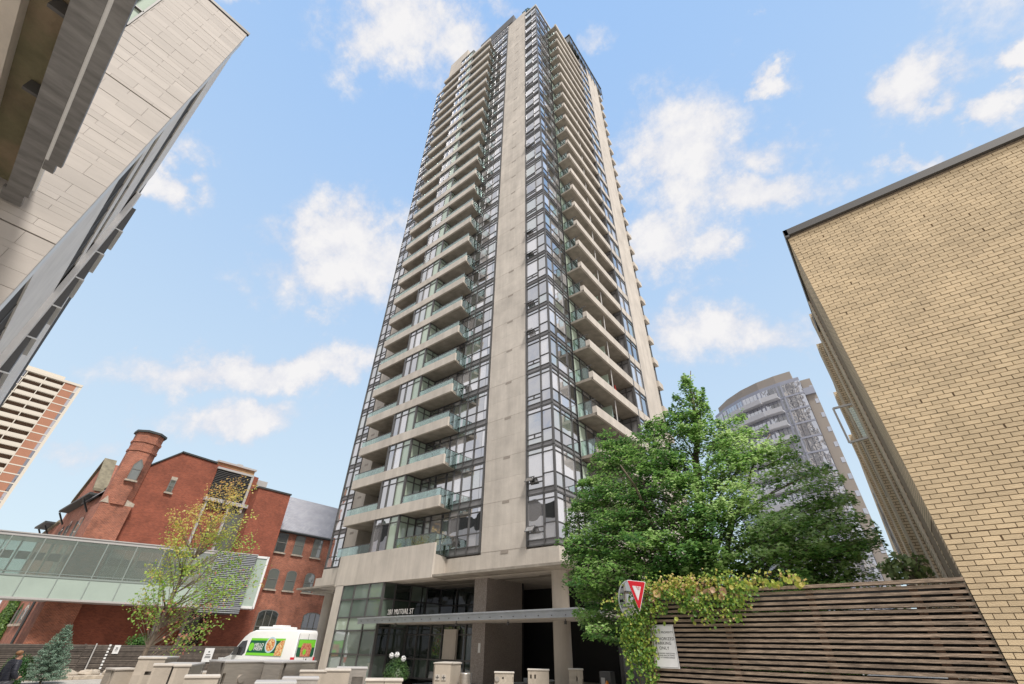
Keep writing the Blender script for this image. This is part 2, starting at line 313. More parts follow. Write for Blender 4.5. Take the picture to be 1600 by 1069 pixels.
# ------------------------------------------------------------------ setting
def ground_z(x, y):
    t = min(1, max(0, (-x-17)/6)); return -0.45*t*t*(3-2*t)
def make_ground():
    xs = [-1500, -600, -250, -120, -80, -60, -50, -40, -34, -30, -26]+[-24+i*.5 for i in range(16)]+[-15, -10, -5, 0, 5, 15, 40, 120, 400, 1500]
    ys = [-1500, -400, -120, -50, -20, 0, 10, 20, 30, 50, 90, 150, 400, 1500]
    vs = [(x, y, ground_z(x, y)) for x in xs for y in ys]; n = len(ys)
    b = MB(); b.raw(vs, [(i*n+j, (i+1)*n+j, (i+1)*n+j+1, i*n+j+1) for i in range(len(xs)-1) for j in range(n-1)])
    build(b, 'ground', M['bounce_paving'], kind='structure')
    b = MB(); b.box(-45.1, -41.0, -2, 19.6, -.40, -.33); build(b, 'planting_bed', M['gravel'], kind='structure')
    b = MB()
    for i in range(11):
        y0 = -3+i*2.05; b.box(-41.0+.1*math.sin(i*.6), -40.55+.1*math.sin(i*.6), y0, y0+2.03, -.46, -.26+.01*math.sin(i))
    bevel(build(b, 'kerb', M['stone'], kind='structure'), .03)
make_ground()
exec_later = []

# ------------------------------------------------------------------ the condominium tower
FH = 2.75; F0 = 6.07; NF = 28
Y0, YF, XC = 20.75, 19.25, -13.42          # main wall plane, bay / parapet plane, glazed corner
Z0 = lambda k: F0+FH*k
T = thing('condominium_tower', 'very tall beige concrete and glass apartment tower with stacked balconies, rising in the middle', 'apartment tower', (-24, 27, 0))
b = MB(); b.box(-18.84, -15.5, Y0, Y0+1.2, 4.8, 84.85); b.box(-18.84, XC+.05, Y0+.004, Y0+1, 4.804, 5.97); pil = build(b, 'concrete_pilaster', M['conc'], T)
for k in range(NF+1):     # cast joints and vent grilles of the pilaster
    g = MB(); g.box(-17.3, -16.75, Y0-.022, Y0+.02, Z0(k)-.17, Z0(k)-.02)
    build(g, 'vent_grille', M['grate'], T) if k < NF else None
M['conc_p'] = mat('cast_concrete_panel', (.525, .475, .415), .85, var=.13, nscale=.7, stain=.15, bump=.25, bscale=9, coords='World', rnd=.045)
pp = MB(); pp.box(-18.835, -15.505, Y0-.012, Y0+.01, .012, 1.37); pp2 = MB(); pp2.box(-18.835, -15.505, Y0-.012, Y0+.01, 1.376, 2.738)
me_p1 = pp.mesh('concrete_panel', M['conc_p']); me_p2 = pp2.mesh('concrete_panel', M['conc_p'])
for k in range(NF): link('concrete_panel', me_p1, T, (0, 0, Z0(k))); link('concrete_panel', me_p2, T, (0, 0, Z0(k)))
b = MB()   # building core behind the skins
b.box(-35.2, -13.7, 22.7, 43, 4.82, 83.0); b.box(-13.7, -13.62, 24.2, 43, 4.82, 83.0); b.box(-31.85, -18.9, Y0+.4, 22.7, 81.0, 88.0); b.box(-33.1, -28.7, Y0+.02, 27, 83, 92); b.box(-35.2, -33.4, Y0+.3, 22.7, 4.82, 83.4); b.box(-13.75, -15.5, Y0+.25, 22.7, 4.85, 83.2)
b.box(-24.9, -18.9, Y0+.3, 22.7, 4.85, 85.2)
build(b, 'core_wall', M['conc'], T)
b = MB(); b.box(-25.2, -18.12, Y0+.01, Y0+.6, 85.5, 88.05); b.box(-18.12, -17.9, Y0+.01, 24, 84.9, 88.05); build(b, 'penthouse_wall', M['coping'], T)
b = MB(); b.box(-36.3, -33.45, Y0-.02, 26, 4.65, 5.75); b.box(-33.46, -31.05, YF+.3, 26, 4.8, 6.06); b.box(-31.05, -21.72, YF+.15, Y0+.02, 4.81, 6.07); b.box(-31.05, -21.25, YF, YF+.15, 4.8, 6.68)
b.prism([(-21.725, YF+.152, 4.803), (-21.28, YF+.152, 4.803), (-21.725, Y0, 4.803)], (0, 0, 1.262)); b.box(-21.72, -18.84, Y0+.003, Y0+.5, 4.801, 5.97)
build(b, 'base_band', M['conc'], T)
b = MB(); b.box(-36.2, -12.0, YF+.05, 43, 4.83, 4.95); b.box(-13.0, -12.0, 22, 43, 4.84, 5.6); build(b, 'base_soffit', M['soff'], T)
# left concrete fin with vents, behind the left balconies
b = MB(); b.box(-33.46, -31.9, Y0, 22.8, 5.9, 84.3); build(b, 'side_wall', M['conc'], T)
b = MB(); b.box(-13.3, -12.02, 33.95, 37.55, 5.0, 84.0); b.box(-13.5, -12.3, 37.5, 38.25, 5.0, 83.6); build(b, 'side_wall', M['conc'], T)
b = MB(); b.box(-14.0, -12.0, 28.6, 39.6, 84.6, 86.9, 0); b.box(-14.1, -11.9, 28.5, 39.7, 86.9, 87.1, 1); 
for i in range(12): b.box(-12.02, -11.95, 28.6+i, 28.68+i, 83, 86.9, 1)
build(b, 'roof_screen', [M['dark_glass'], M['coping']], T)
b = MB(); b.box(-13.55, -12.03, 33.9, 38, 83.9, 85.2)
build(b, 'parapet', M['conc'], T)

panes = []; frames = 0; all_panes = {'g': MB(), 's': MB(), 'n': MB()}
PM = {'g': 'pane', 's': 'spand', 'n': 'green'}; PN = {'g': 'pane', 's': 'spandrel_panel', 'n': 'opaque_panel'}
IND = 6       # storeys whose panes are objects of their own
def window(o, u, n, mull, bars, cells, ks, name='window', fw_=.055, deep=.10, frame='frame', extra=None):
    """frame with mullions at u=mull, bars (u0,u1,z), cells (u0,u1,z0,z1,type); one per storey in ks"""
    fb = MB(); zlo = min(c[2] for c in cells); zhi = max(c[3] for c in cells)
    for (x, w) in mull: fb.ob(o, u, n, x-w/2, x+w/2, -.03, deep, zlo, zhi)
    for (a, b_, z, w) in bars: fb.ob(o, u, n, a, b_, -.025, deep*.7, z-w/2, z+w/2)
    if extra: extra(fb)
    me = fb.mesh(name, M[frame]); cm = []
    for (a, b_, z0, z1, t) in cells:
        pb = MB(); pb.ob(o, u, n, a+.01, b_-.01, .0, .02, z0+.01, z1-.01, r=random.random()); cm.append((t, pb))
    pm = [(t, pb.mesh(PN[t], M[PM[t]])) for t, pb in cm]
    for k in ks:
        w = link(name, me, T, (0, 0, Z0(k)))
        if k < IND:
            for t, m_ in pm: link(PN[t], m_, w, (0, 0, Z0(k)))
        else:
            for t, pb in cm:
                q = all_panes[t]; q.raw([(v[0], v[1], v[2]+Z0(k)) for v in pb.v], pb.f, 0, random.random())
FR = range(NF)
def grid_cells(us, zs, f):
    return [(us[i], us[i+1], zs[j], zs[j+1], f(i, j)) for i in range(len(us)-1) for j in range(len(zs)-1)]
# far left strip, plane Y0
us = [0, .95, 1.9]; zs = [0, .32, 1.1, 2.4, 2.75]
window((-35.42, Y0+.05, 0), (1, 0, 0), (0, -1, 0), [(0.04, .10), (.95, .06), (1.88, .08)], [(0, 1.9, .02, .09), (0, 1.9, .34, .07), (0, 1.9, 1.1, .05), (.95, 1.9, .8, .05), (0, 1.9, 2.42, .06)], grid_cells(us, zs, lambda i, j: 's' if j == 0 else 'g'), range(0, NF))
# bay window between the two balconies, plane YF+.08
us = [0, .86, 1.76, 2.68]; zs = [.02, 2.28, 2.66]
window((-27.85, YF+.12, 0), (1, 0, 0), (0, -1, 0), [(.05, .14), (.86, .06), (1.76, .06), (2.66, .10)], [(0, 2.7, 2.30, .06), (0, 2.7, 2.71, .08)], grid_cells(us, zs, lambda i, j: 'n' if i == 2 else 'g'), FR)
window((-25.17, YF+.12, 0), (0, 1, 0), (1, 0, 0), [(.0, .06), (.72, .06), (1.42, .08)], [(0, 1.45, 2.30, .06), (0, 1.45, 2.71, .08)], grid_cells([0, .72, 1.45], [.02, 2.3, 2.68], lambda i, j: 'n'), FR, name='bay_side_window')
# long strip behind and beside the balcony, plane Y0
us = [0, .94, 1.55, 2.67, 3.37, 4.18, 5.14, 5.82, 6.28]
zs = [.02, .42, 1.15, 2.38, 2.72]
def strip(i, j):
    if j == 0: return 's' if i >= 4 else 'g'
    return 'g'
window((-25.15, Y0+.06, 0), (1, 0, 0), (0, -1, 0), [(x, .055) for x in us[:-2]]+[(6.2, .14)], [(0, 6.3, .03, .09), (3.4, 6.3, .42, .06), (3.4, 6.3, 1.15, .05), (0, 6.3, 2.38, .055), (0, 6.3, 2.72, .09)], grid_cells(us, zs, strip), range(0, NF+1) if False else FR)
# glazed corner: front
us = [0, 1.22, 2.02]
cc = [(0, 1.22, .02, .30, 's'), (1.22, 2.02, .02, .30, 's'), (0, 1.22, .30, .70, 'g'), (0, .62, .70, .95, 'g'), (.62, 1.22, .70, .95, 'g'), (0, 1.22, .95, 2.42, 'g'), (0, 1.22, 2.42, 2.72, 'g'), (1.22, 2.02, .30, 1.12, 'g'), (1.22, 2.02, 1.12, 2.42, 'g'), (1.22, 2.02, 2.42, 2.72, 'g')]
window((-15.48, Y0+.06, 0), (1, 0, 0), (0, -1, 0), [(.05, .12), (1.22, .06), (2.04, .13)], [(0, 2.06, .02, .07), (0, 2.06, .31, .05), (0, 1.22, .69, .05), (0, 1.22, .96, .05), (1.22, 2.04, 1.12, .05), (0, 2.06, 2.42, .055), (0, 2.06, 2.72, .05)], cc, FR, name='corner_window',
       extra=lambda fb: fb.box(-14.875, -14.835, Y0-.02, Y0+.06, .70, .95))
# glazed corner: side
us = [0, .95, 2.30, 3.10]; zs = [.02, .30, 1.12, 2.42, 2.72]
window((XC-.06, Y0+.02, 0), (0, 1, 0), (1, 0, 0), [(.02, .11), (.95, .06), (2.30, .06), (3.10, .08)], [(0, 3.1, .02, .07), (0, 3.1, .31, .05), (0, 3.1, 1.12, .05), (0, 3.1, 2.42, .055), (0, 3.1, 2.72, .05)], grid_cells(us, zs, lambda i, j: 's' if j == 0 else 'g'), FR, name='corner_window', frame='frame')
# wall glazing behind the long side balconies, and the side bay
window((XC-.06, 23.86, 0), (0, 1, 0), (1, 0, 0), [(0, .06), (1.0, .06), (2.2, .06), (3.6, .06), (5.0, .06), (6.2, .06), (7.4, .06)], [(0, 7.4, 2.4, .06), (0, 7.4, 2.70, .08)], grid_cells([0, 1.0, 2.2, 3.6, 5.0, 6.2, 7.4], [.02, 2.4, 2.7], lambda i, j: 'n' if i in (0,) else 'g'), FR, name='balcony_glazing')
window((-12.08, 31.35, 0), (0, 1, 0), (1, 0, 0), [(.05, .2), (1.2, .05), (2.45, .14)], [(0, 2.5, .7, .05), (0, 2.5, 2.35, .05), (0, 2.5, 2.70, .08)], grid_cells([0, 1.2, 2.5], [.02, .7, 2.35, 2.7], lambda i, j: 'g'), FR, name='side_bay_window')
window((XC, 31.35, 0), (1, 0, 0), (0, -1, 0), [(.7, .06), (1.3, .08)], [(0, 1.3, 2.35, .05)], [(0, 1.32, .02, 2.4, 's'), (0, 1.32, 2.4, 2.72, 's')], FR, name='bay_side_panel')
window((-12.18, 37.5, 0), (0, 1, 0), (1, 0, 0), [(.05, .08), (.72, .08)], [(0, .75, 2.3, .06)], [(0, .75, .75, 2.3, 'g'), (0, .75, 2.3, 2.7, 's')], FR, name='rear_corner_window')
for t in all_panes:
    build(all_panes[t], {'g': 'upper_pane', 's': 'upper_spandrel_panel', 'n': 'upper_opaque_panel'}[t], M[PM[t]], T, kind='stuff')
# top glass strips above the last storey
b = MB(); b.box(-24.9, -18.9, Y0+.05, Y0+.1, 83.07, 85.5, 0)
for i in range(9): b.box(-24.9+i*.72, -24.84+i*.72, Y0-.03, Y0+.06, 83.07, 85.5, 1)
for z in (83.1, 83.9, 84.7, 85.5): b.box(-24.9, -18.9, Y0-.02, Y0+.06, z-.05, z+.05, 1)
build(b, 'clerestory_window', [M['pane'], M['frame']], T)
b = MB(); b.box(-15.5, XC+.06, Y0-.04, 24.9, 83.07, 83.65, 0); build(b, 'roof_parapet', M['pale'], T); b = MB(); b.box(-35.45, -33.4, Y0-.03, 24, 83.07, 83.6, 0); build(b, 'roof_parapet', M['pale'], T)
# balconies: left stack
sl = MB(); pts = [(-31.75, YF), (-21.3, YF), (-21.72, Y0-.02), (-25.1, Y0-.02), (-25.1, Y0+.3), (-27.85, Y0+.3), (-27.9, 22.7), (-31.88, 22.7)]
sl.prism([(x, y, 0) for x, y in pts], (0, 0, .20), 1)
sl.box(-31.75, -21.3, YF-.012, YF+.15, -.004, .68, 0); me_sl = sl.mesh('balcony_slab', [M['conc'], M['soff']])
rl = MB()
for (a, b_) in [(-31.7, -30.35), (-30.33, -29.0), (-28.98, -27.9), (-25.1, -23.85), (-23.83, -22.58), (-22.56, -21.32)]: rl.box(a, b_, YF+.055, YF+.07, .60, 1.18, 0)
def slant(b, z0, z1, t0, t1, m):
    p = Vector((-21.50, YF+.16, 0)); q = Vector((-21.50, Y0-.06, 0)); d = q-p
    for i in range(2):
        a = p+d*(i/2+.01); c = p+d*((i+1)/2-.01); b.prism([(a.x, a.y, z0), (c.x, c.y, z0), (c.x, c.y, z1), (a.x, a.y, z1)], (.014, .003, 0), m)
slant(rl, .03, 1.18, 0, 0, 0)
def split_parts(mb, nv=8):
    out = []
    for i in range(len(mb.v)//nv):
        q = MB(); q.raw(mb.v[i*nv:(i+1)*nv], [[v-i*nv for v in f] for f in mb.f if i*nv <= f[0] < (i+1)*nv]); out.append(q)
    return out
rl_parts = [q.mesh('railing_glass', M['rail']) for q in split_parts(rl)]; upper_rail = MB()
rp = MB(); rp.box(-31.74, -27.9, YF+.04, YF+.09, 1.17, 1.21)
for x in (-31.7, -29.9, -28.0): rp.box(x-.02, x+.02, YF+.075, YF+.10, .2, 1.17)
me_rp0 = rp.mesh('railing_frame', M['frame'])
rp = MB(); rp.box(-25.1, -21.3, YF+.04, YF+.09, 1.17, 1.21); rp.tube((-21.49, YF+.07, 1.19), (-21.49, Y0-.04, 1.19), .024)
for x in (-25.05, -23.2, -21.35): rp.box(x-.02, x+.02, YF+.075, YF+.10, .2, 1.17)
rp.tube((-21.49, 19.98, .05), (-21.49, 19.98, 1.19), .018); me_rp = rp.mesh('railing_frame', M['frame'])
for k in range(NF):
    if k: s = link('balcony_slab', me_sl, T, (0, 0, Z0(k)))
    else: s = T
    if k < NF-1:
        link('railing_frame', me_rp, s, (0, 0, Z0(k))); link('railing_frame', me_rp0, s, (0, 0, Z0(k)))
        if k < 18:
            for q in rl_parts: link('railing_glass', q, s, (0, 0, Z0(k)+.005))
        else: upper_rail.raw([(v[0], v[1], v[2]+Z0(k)+.005) for v in rl.v], rl.f)
g = MB()
for k in range(NF): g.box(-32.95, -32.45, Y0-.012, Y0+.01, Z0(k)-.20, Z0(k)-.03)
build(g, 'vent_grille', M['grate'], T)
# balconies: right stack
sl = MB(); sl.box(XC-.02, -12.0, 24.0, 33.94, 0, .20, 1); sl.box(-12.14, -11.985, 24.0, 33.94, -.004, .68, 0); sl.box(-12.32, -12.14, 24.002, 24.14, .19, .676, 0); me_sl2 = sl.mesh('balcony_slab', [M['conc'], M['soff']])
rl = MB(); rl.box(-13.4, -12.9, 24.05, 24.065, .03, 1.2); rl.box(-12.88, -12.34, 24.05, 24.065, .03, 1.2)
rl2_parts = [q.mesh('railing_glass', M['rail']) for q in split_parts(rl)]
rp = MB(); rp.box(-13.42, -12.05, 24.03, 24.08, 1.19, 1.23); 
for x in (-12.9, -12.36): rp.box(x-.02, x+.02, 24.04, 24.08, .2, 1.2)
me_rp2 = rp.mesh('railing_frame', M['frame'])
po = MB(); po.tube((-12.3, 27.8, .2), (-12.3, 27.8, 2.75), .045, n=8); me_po = po.mesh('balcony_post', M['pale'])
dv = MB(); dv.box(XC, -12.6, 27.76, 27.84, .2, 2.4); me_dv = dv.mesh('balcony_divider', M['green'])
rb = MB(); rb.box(-13.2, -11.8, 37.55, 38.62, 0, .62, 0); me_rb = rb.mesh('slab_edge', M['conc'])
for k in range(NF):
    s = link('balcony_slab', me_sl2, T, (0, 0, Z0(k)))
    if k < NF-1:
        if k < 18:
            for q in rl2_parts: link('railing_glass', q, s, (0, 0, Z0(k)+.005))
        else: upper_rail.raw([(v[0], v[1], v[2]+Z0(k)+.005) for v in rl.v], rl.f)
        link('railing_frame', me_rp2, s, (0, 0, Z0(k))); link('balcony_post', me_po, s, (0, 0, Z0(k)+.003)); link('balcony_divider', me_dv, s, (0, 0, Z0(k)+.002))
    link('slab_edge', me_rb, T, (0, 0, Z0(k)))
build(upper_rail, 'upper_railing_glass', M['rail'], T, kind='stuff')
# open awning sashes
def sash(parent, o, u, n, w, h, ang, z):
    fb = MB(); gb = MB(); c, s_ = math.cos(ang), math.sin(ang)
    def pt(a, t, d): return Vector((o[0]+u[0]*a+n[0]*(s_*t+d*c), o[1]+u[1]*a+n[1]*(s_*t+d*c), z+h-c*t+s_*d))
    def bar(a0, a1, t0, t1, mb, d0=0, d1=.03):
        p = [pt(a0, t0, d0), pt(a1, t0, d0), pt(a1, t1, d0), pt(a0, t1, d0)]; q = pt(a0, t0, d1)-p[0]; mb.prism(p, q)
    bar(0, w, 0, .04, fb); bar(0, w, h-.04, h, fb); bar(0, .04, .04, h-.04, fb); bar(w-.04, w, .04, h-.04, fb); bar(.04, w-.04, .04, h-.04, gb, .008, .018)
    f = build(fb, 'awning_sash', M['frame'], parent); build(gb, 'pane', M['pane'], f)
for (k, x) in [(0, -15.4), (1, -15.4), (5, -15.4), (6, -15.4), (8, -15.4), (9, -15.4), (14, -15.4), (19, -15.4)]: sash(T, (x, Y0-.05), (1, 0), (0, -1), .58, .42, R_(38), Z0(k)+.62)
for (k, x) in [(0, -21.6), (4, -21.6), (9, -21.6)]: sash(T, (x, Y0-.05), (1, 0), (0, -1), .62, .55, R_(30), Z0(k)+.55)
# small lives on the balconies
b = MB(); b.lathe((-12.75, 29.2, Z0(4)+.2), [(0, 0), (.16, 0), (.2, .5), (.12, 1.1), (.04, 1.9), (0, 1.95)], 10)
tag(build(b, 'folded_parasol', M['red']), 'folded red parasol standing on a right-hand balcony of the tower', 'parasol')

for (k, x, y, sc_, lb) in [(4, -24.4, 20.1, 1.0, 'tall leafy pot plant on a left balcony of the tower, fifth storey'), (1, -23.0, 20.0, .7, 'low green pot plant behind the second balcony rail of the tower')]:
    pass
cb = MB(); cb.box(0, .45, 0, .45, .40, .44); cb.box(0, .45, .41, .45, .44, .9)
for (ax, ay) in ((.02, .02), (.41, .02), (.02, .41), (.41, .41)): cb.box(ax, ax+.03, ay, ay+.03, 0, .4)
me_ch = cb.mesh('balcony_chair', M['frame'])
for (k, x, y, rz_, lb) in [(1, -22.6, 19.8, .3, 'dark chair on the balcony of the second storey, by the glass rail'), (2, -24.3, 19.9, -.4, 'dark chair on the third balcony, beside the glazed bay'), (5, -23.2, 20.0, .8, 'dark chair turned aside on the sixth storey balcony')]:
    tag(link('balcony_chair', me_ch, None, (x, y, Z0(k)+.2), rz_), lb, 'chair', group='chairs on the tower balconies')
# ground floor of the tower
b = MB(); b.box(-30.85, -29.98, YF, 26, -.6, 4.83); build(b, 'fin_wall', M['conc'], T)
b = MB(); b.box(-19.5, -18.55, 21.1, 24.4, 0, 4.83); build(b, 'granite_pier', M['granite'], T)
for (x, y, lo) in [(-13.68, 21.2, -.1), (-34.6, 21.3, -.8), (-13.0, 30, -.1)]:
    b = MB(); b.lathe((x, y, 0), [(.43, lo), (.43, 4.83)], 28); smooth(build(b, 'round_column', M['conc'], T))
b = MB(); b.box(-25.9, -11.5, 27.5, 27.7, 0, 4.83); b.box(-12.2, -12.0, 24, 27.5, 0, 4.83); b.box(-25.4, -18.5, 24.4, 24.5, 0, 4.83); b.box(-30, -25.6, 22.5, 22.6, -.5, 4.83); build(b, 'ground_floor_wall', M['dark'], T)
b = MB(); b.box(-15.4, -14.4, 26.9, 27.0, 3.6, 4.3); build(b, 'ceiling_duct', M['pale'], T)
def wall_glass(name, o, u, n, us, zs, t, parent=T):
    fb = MB()
    for x in us: fb.ob(o, u, n, x-.04, x+.04, -.03, .09, zs[0], zs[-1])
    for z in zs: fb.ob(o, u, n, us[0], us[-1], -.02, .07, z-.04, z+.04)
    f = build(fb, name, M['frame'], parent)
    for i in range(len(us)-1):
        for j in range(len(zs)-1):
            tt = t(i, j)
            if tt is None: continue
            pb = MB(); pb.ob(o, u, n, us[i]+.03, us[i+1]-.03, 0, .02, zs[j]+.03, zs[j+1]-.03); build(pb, 'pane', M[tt], f)
wall_glass('lobby_window', (-29.98, YF+.1, 0), (1, 0, 0), (0, -1, 0), [0, 1.35, 2.95, 4.35], [-.5, 1.05, 2.25, 2.95, 3.95, 4.8], lambda i, j: 'green' if j == 2 else 'lob_glass')
wall_glass('lobby_window', (-25.62, YF+.1, 0), (0, 1, 0), (1, 0, 0), [0, .9, 2.2, 3.6, 5.0], [-.3, 1.05, 2.4, 2.95, 3.9, 4.8], lambda i, j: 'dark_glass' if (i+j) % 3 else 'lob_glass')
wall_glass('lobby_window', (-25.6, 24.3, 0), (1, 0, 0), (0, -1, 0), [0, 1.6, 3.4, 5.2, 7.0], [2.95, 3.8, 4.8], lambda i, j: 'lob_glass' if i in (2, 3) and j == 1 else 'dark_glass')
wall_glass('entrance_door', (-25.5, 21.6, 0), (1, 0, 0), (0, -1, 0), [0, 1.0, 2.2, 3.2, 4.2, 5.1, 6.0], [0, .9, 2.1, 2.62], lambda i, j: 'dark_glass')
b = MB(); b.box(-21.9, -20.9, 21.3, 21.45, .95, 2.35); build(b, 'notice_board', M['conc'], T)
b = MB(); b.box(-18.98, -18.82, 21.08, 21.1, 1.3, 1.72); build(b, 'intercom_panel', M['white'], T)
# entrance canopy with the address
C = thing('entrance_canopy', 'long grey steel entrance canopy with the street address standing on its edge', 'canopy', (-19, 19.5, 2.7))
A_ = (-27.0, 18.9); B_ = (-10.7, 18.0)
ud = Vector((B_[0]-A_[0], B_[1]-A_[1], 0)); Lc = ud.length; ud.normalize(); nd = Vector((ud.y, -ud.x, 0))
b = MB(); b.prism([(A_[0], A_[1], 2.60), (B_[0], B_[1], 2.66), (-10.5, 21.7, 2.66), (-25.65, 21.7, 2.6), (-25.65, 19.2, 2.6), (-27.0, 19.2, 2.6)], (0, 0, .16)); build(b, 'canopy_soffit', M['conc'], C)
b = MB()
b.prism([(A_[0]+nd.x*.05, A_[1]+nd.y*.05, 2.57), (B_[0]+nd.x*.05, B_[1]+nd.y*.05, 2.63), (B_[0]+nd.x*.05, B_[1]+nd.y*.05, 2.90), (A_[0]+nd.x*.05, A_[1]+nd.y*.05, 2.82)], tuple(-nd*.05))
b.prism([(A_[0]+nd.x*.13, A_[1]+nd.y*.13, 2.82), (B_[0]+nd.x*.13, B_[1]+nd.y*.13, 2.90), (B_[0]+nd.x*.13, B_[1]+nd.y*.13, 2.96), (A_[0]+nd.x*.13, A_[1]+nd.y*.13, 2.88)], tuple(-nd*.25))
b.box(-10.66, -10.5, 18.0, 21.7, 2.62, 2.93); build(b, 'canopy_fascia', M['steel_canopy'], C)
bo = MB()
for i in range(22):
    p = Vector((*A_, 2.71))+ud*(.4+i*Lc/22.5)+nd*.05; bo.tube(p, p+nd*.03, .022, n=6)
build(bo, 'bolt', M['frame'], C)
for x in (-23.4, -18.6, -15.2, -12.0):
    b = MB(); b.lathe((x, 18.9, 2.42), [(0, 0), (.06, 0), (.06, .12), (.02, .14), (.02, .2)], 10); build(b, 'downlight', M['frame'], C)
b = MB(); b.prism([(-25.4, 18.86, 2.885), (-21.7, 18.64, 2.905), (-21.7, 18.64, 2.93), (-25.4, 18.86, 2.91)], (0, .03, 0)); build(b, 'letter_rail', M['pale'], C)
text('281 MUTUAL ST', 'address_lettering', M['pale'], C, (-22.9, 18.69, 3.10), (R_(90), 0, -math.atan2(-ud.y, ud.x)), .37, .012, sx=.84, bold=0)

# parking entrance beside the tower
G = thing('parking_entrance', 'dark low parking entrance under the tree beside the tower', 'garage', (-8, 22, 0))
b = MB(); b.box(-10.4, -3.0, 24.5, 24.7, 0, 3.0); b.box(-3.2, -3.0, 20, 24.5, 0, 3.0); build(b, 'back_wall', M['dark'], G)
b = MB(); b.box(-10.4, -3.0, 19.6, 24.7, 2.7, 3.0); build(b, 'roof_slab', M['conc'], G)

# ------------------------------------------------------------------ buff brick building, right
YB, XB = 9.0, 0.69
H = thing('buff_brick_building', 'buff brick building with a dark metal roof edge, seen steeply upward beside the slatted fence', 'building', (XB, YB, 0))
b = MB(); b.box(XB+.012, 7.2, YB+.022, 15, 0, 9.30); build(b, 'mortar_wall', M['mortar'], H)
CO, BL, JT = .0684, .20, .010
bricks = []
rows = int(9.28/CO)
for r in range(rows):
    z = r*CO; off = (.0, .1)[r % 2]; gapz = .012 if abs(z-3.0) < .035 or abs(z-6.0) < .035 else 0
    x = XB-off; i = 0
    while x < 6.9:
        a = max(x, XB); e = x+BL-JT
        if random.random() < .012: e -= .014
        if e-a > .03: bricks.append((a, e, z+JT/2+gapz/2, z+CO-JT/2, YB+random.uniform(-.0035, .0035)))
        x += BL
bricks.sort(key=lambda q: (q[0]-0)**2+(q[2]-2.3)**2*.9 if q[2] > .6 else 99+q[2])
proto = MB(); proto.box(0, BL-JT, 0, .05, 0, CO-JT); me_b = proto.mesh('brick', M['ybrick'])
for (a, e, z0, z1, y) in bricks[:300]:
    if e-a > .18 and z1-z0 > .055: link('brick', me_b, H, (a, y, z0))
    else:
        q = MB(); q.box(0, e-a, 0, .05, 0, z1-z0); link('brick', q.mesh('brick', M['ybrick']), H, (a, y, z0))
b = MB()
for (a, e, z0, z1, y) in bricks[300:]: b.box(a, e, y, y+.05, z0, z1, 0)
build(b, 'upper_bricks', M['ybrick'], H, kind='stuff')
# return wall going away from us, with piers and tall window slots
b = MB()
for (dx, y0, y1, z0, z1) in [(.004, 9.07, 9.4, 0, 9.3), (.004, 9.4, 10.4, 0, .8), (.004, 9.4, 10.4, 3.3, 9.302), (.004, 10.4, 10.55, 0, 9.3), (.05, 10.55, 11.7, 0, 4.3), (-.03, 11.7, 12.4, 0, 9.32), (.03, 12.4, 12.5, 0, 9.9), (.03, 12.5, 13.3, 0, 1.0), (.03, 12.5, 13.3, 3.6, 9.9), (.03, 13.3, 13.4, 0, 9.9), (-.06, 13.4, 14.0, 0, 9.92), (.02, 14.0, 14.2, 0, 9.9), (.02, 14.2, 14.9, 0, 5.0), (.02, 14.2, 14.9, 8.5, 9.9), (.02, 14.9, 15.0, 0, 9.9), (-.17, 15.0, 15.8, 0, 9.75), (-.10, 15.8, 19.0, 0, 9.7), (-.20, 19.0, 20.0, 0, 9.75), (-.12, 20.0, 24.0, 0, 9.7), (-.25, 24.0, 25.0, 0, 9.75), (-.20, 25.0, 60.0, 0, 9.7)]: b.box(XB+dx, XB+.4, y0, y1, z0, z1)
build(b, 'return_wall', M['ybrick_far'], H)
M['slot'] = mat('grey_window_panel', (.07, .07, .07), .35)
for (dx, y0, y1, z0, z1) in [(.05, 9.4, 10.4, .8, 3.3), (.10, 10.55, 11.7, 4.3, 9.3), (.12, 12.5, 13.3, 1.0, 3.6), (.10, 14.2, 14.9, 5.0, 8.5), (-.105, 16.4, 17.6, 5.5, 8.2), (-.105, 16.4, 17.6, 1.6, 4.2), (-.125, 21.0, 22.6, 5.5, 8.2), (-.205, 26.5, 29.5, 5.5, 8.4), (-.205, 32, 36, 5.5, 8.4)]:
    b = MB(); b.box(XB+dx, XB+dx+.03, y0, y1, z0, z1, 0); f = build(b, 'window', M['slot'], H); b = MB(); b.box(XB+dx-.02, XB+dx+.01, y0, y0+.07, z0, z1); b.box(XB+dx-.02, XB+dx+.01, y1-.07, y1, z0, z1); b.box(XB+dx-.02, XB+dx+.01, y0+.07, y1-.07, z0, z0+.06); b.box(XB+dx-.02, XB+dx+.01, y0+.07, y1-.07, (z0+z1)/2, (z0+z1)/2+.05); build(b, 'window_frame', M['coping'], f)
cp = mat('lit_edge_cream', (.62, .55, .44), .8, var=.1, nscale=2, coords='World')
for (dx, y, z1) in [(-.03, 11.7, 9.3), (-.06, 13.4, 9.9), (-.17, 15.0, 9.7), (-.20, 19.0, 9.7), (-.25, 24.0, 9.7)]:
    b = MB(); b.box(XB+dx-.004, XB+dx+.030, y-.012, y+.10, 0, z1); build(b, 'lit_pier_edge', cp, H)  # cream strips paint the light caught by the brick pier edges
b = MB(); b.box(XB-.02, 7.3, YB-.06, YB+.2, 9.30, 9.47); b.box(XB-.03, XB+.05, YB-.06, 15, 9.25, 9.47); build(b, 'coping', M['coping'], H)
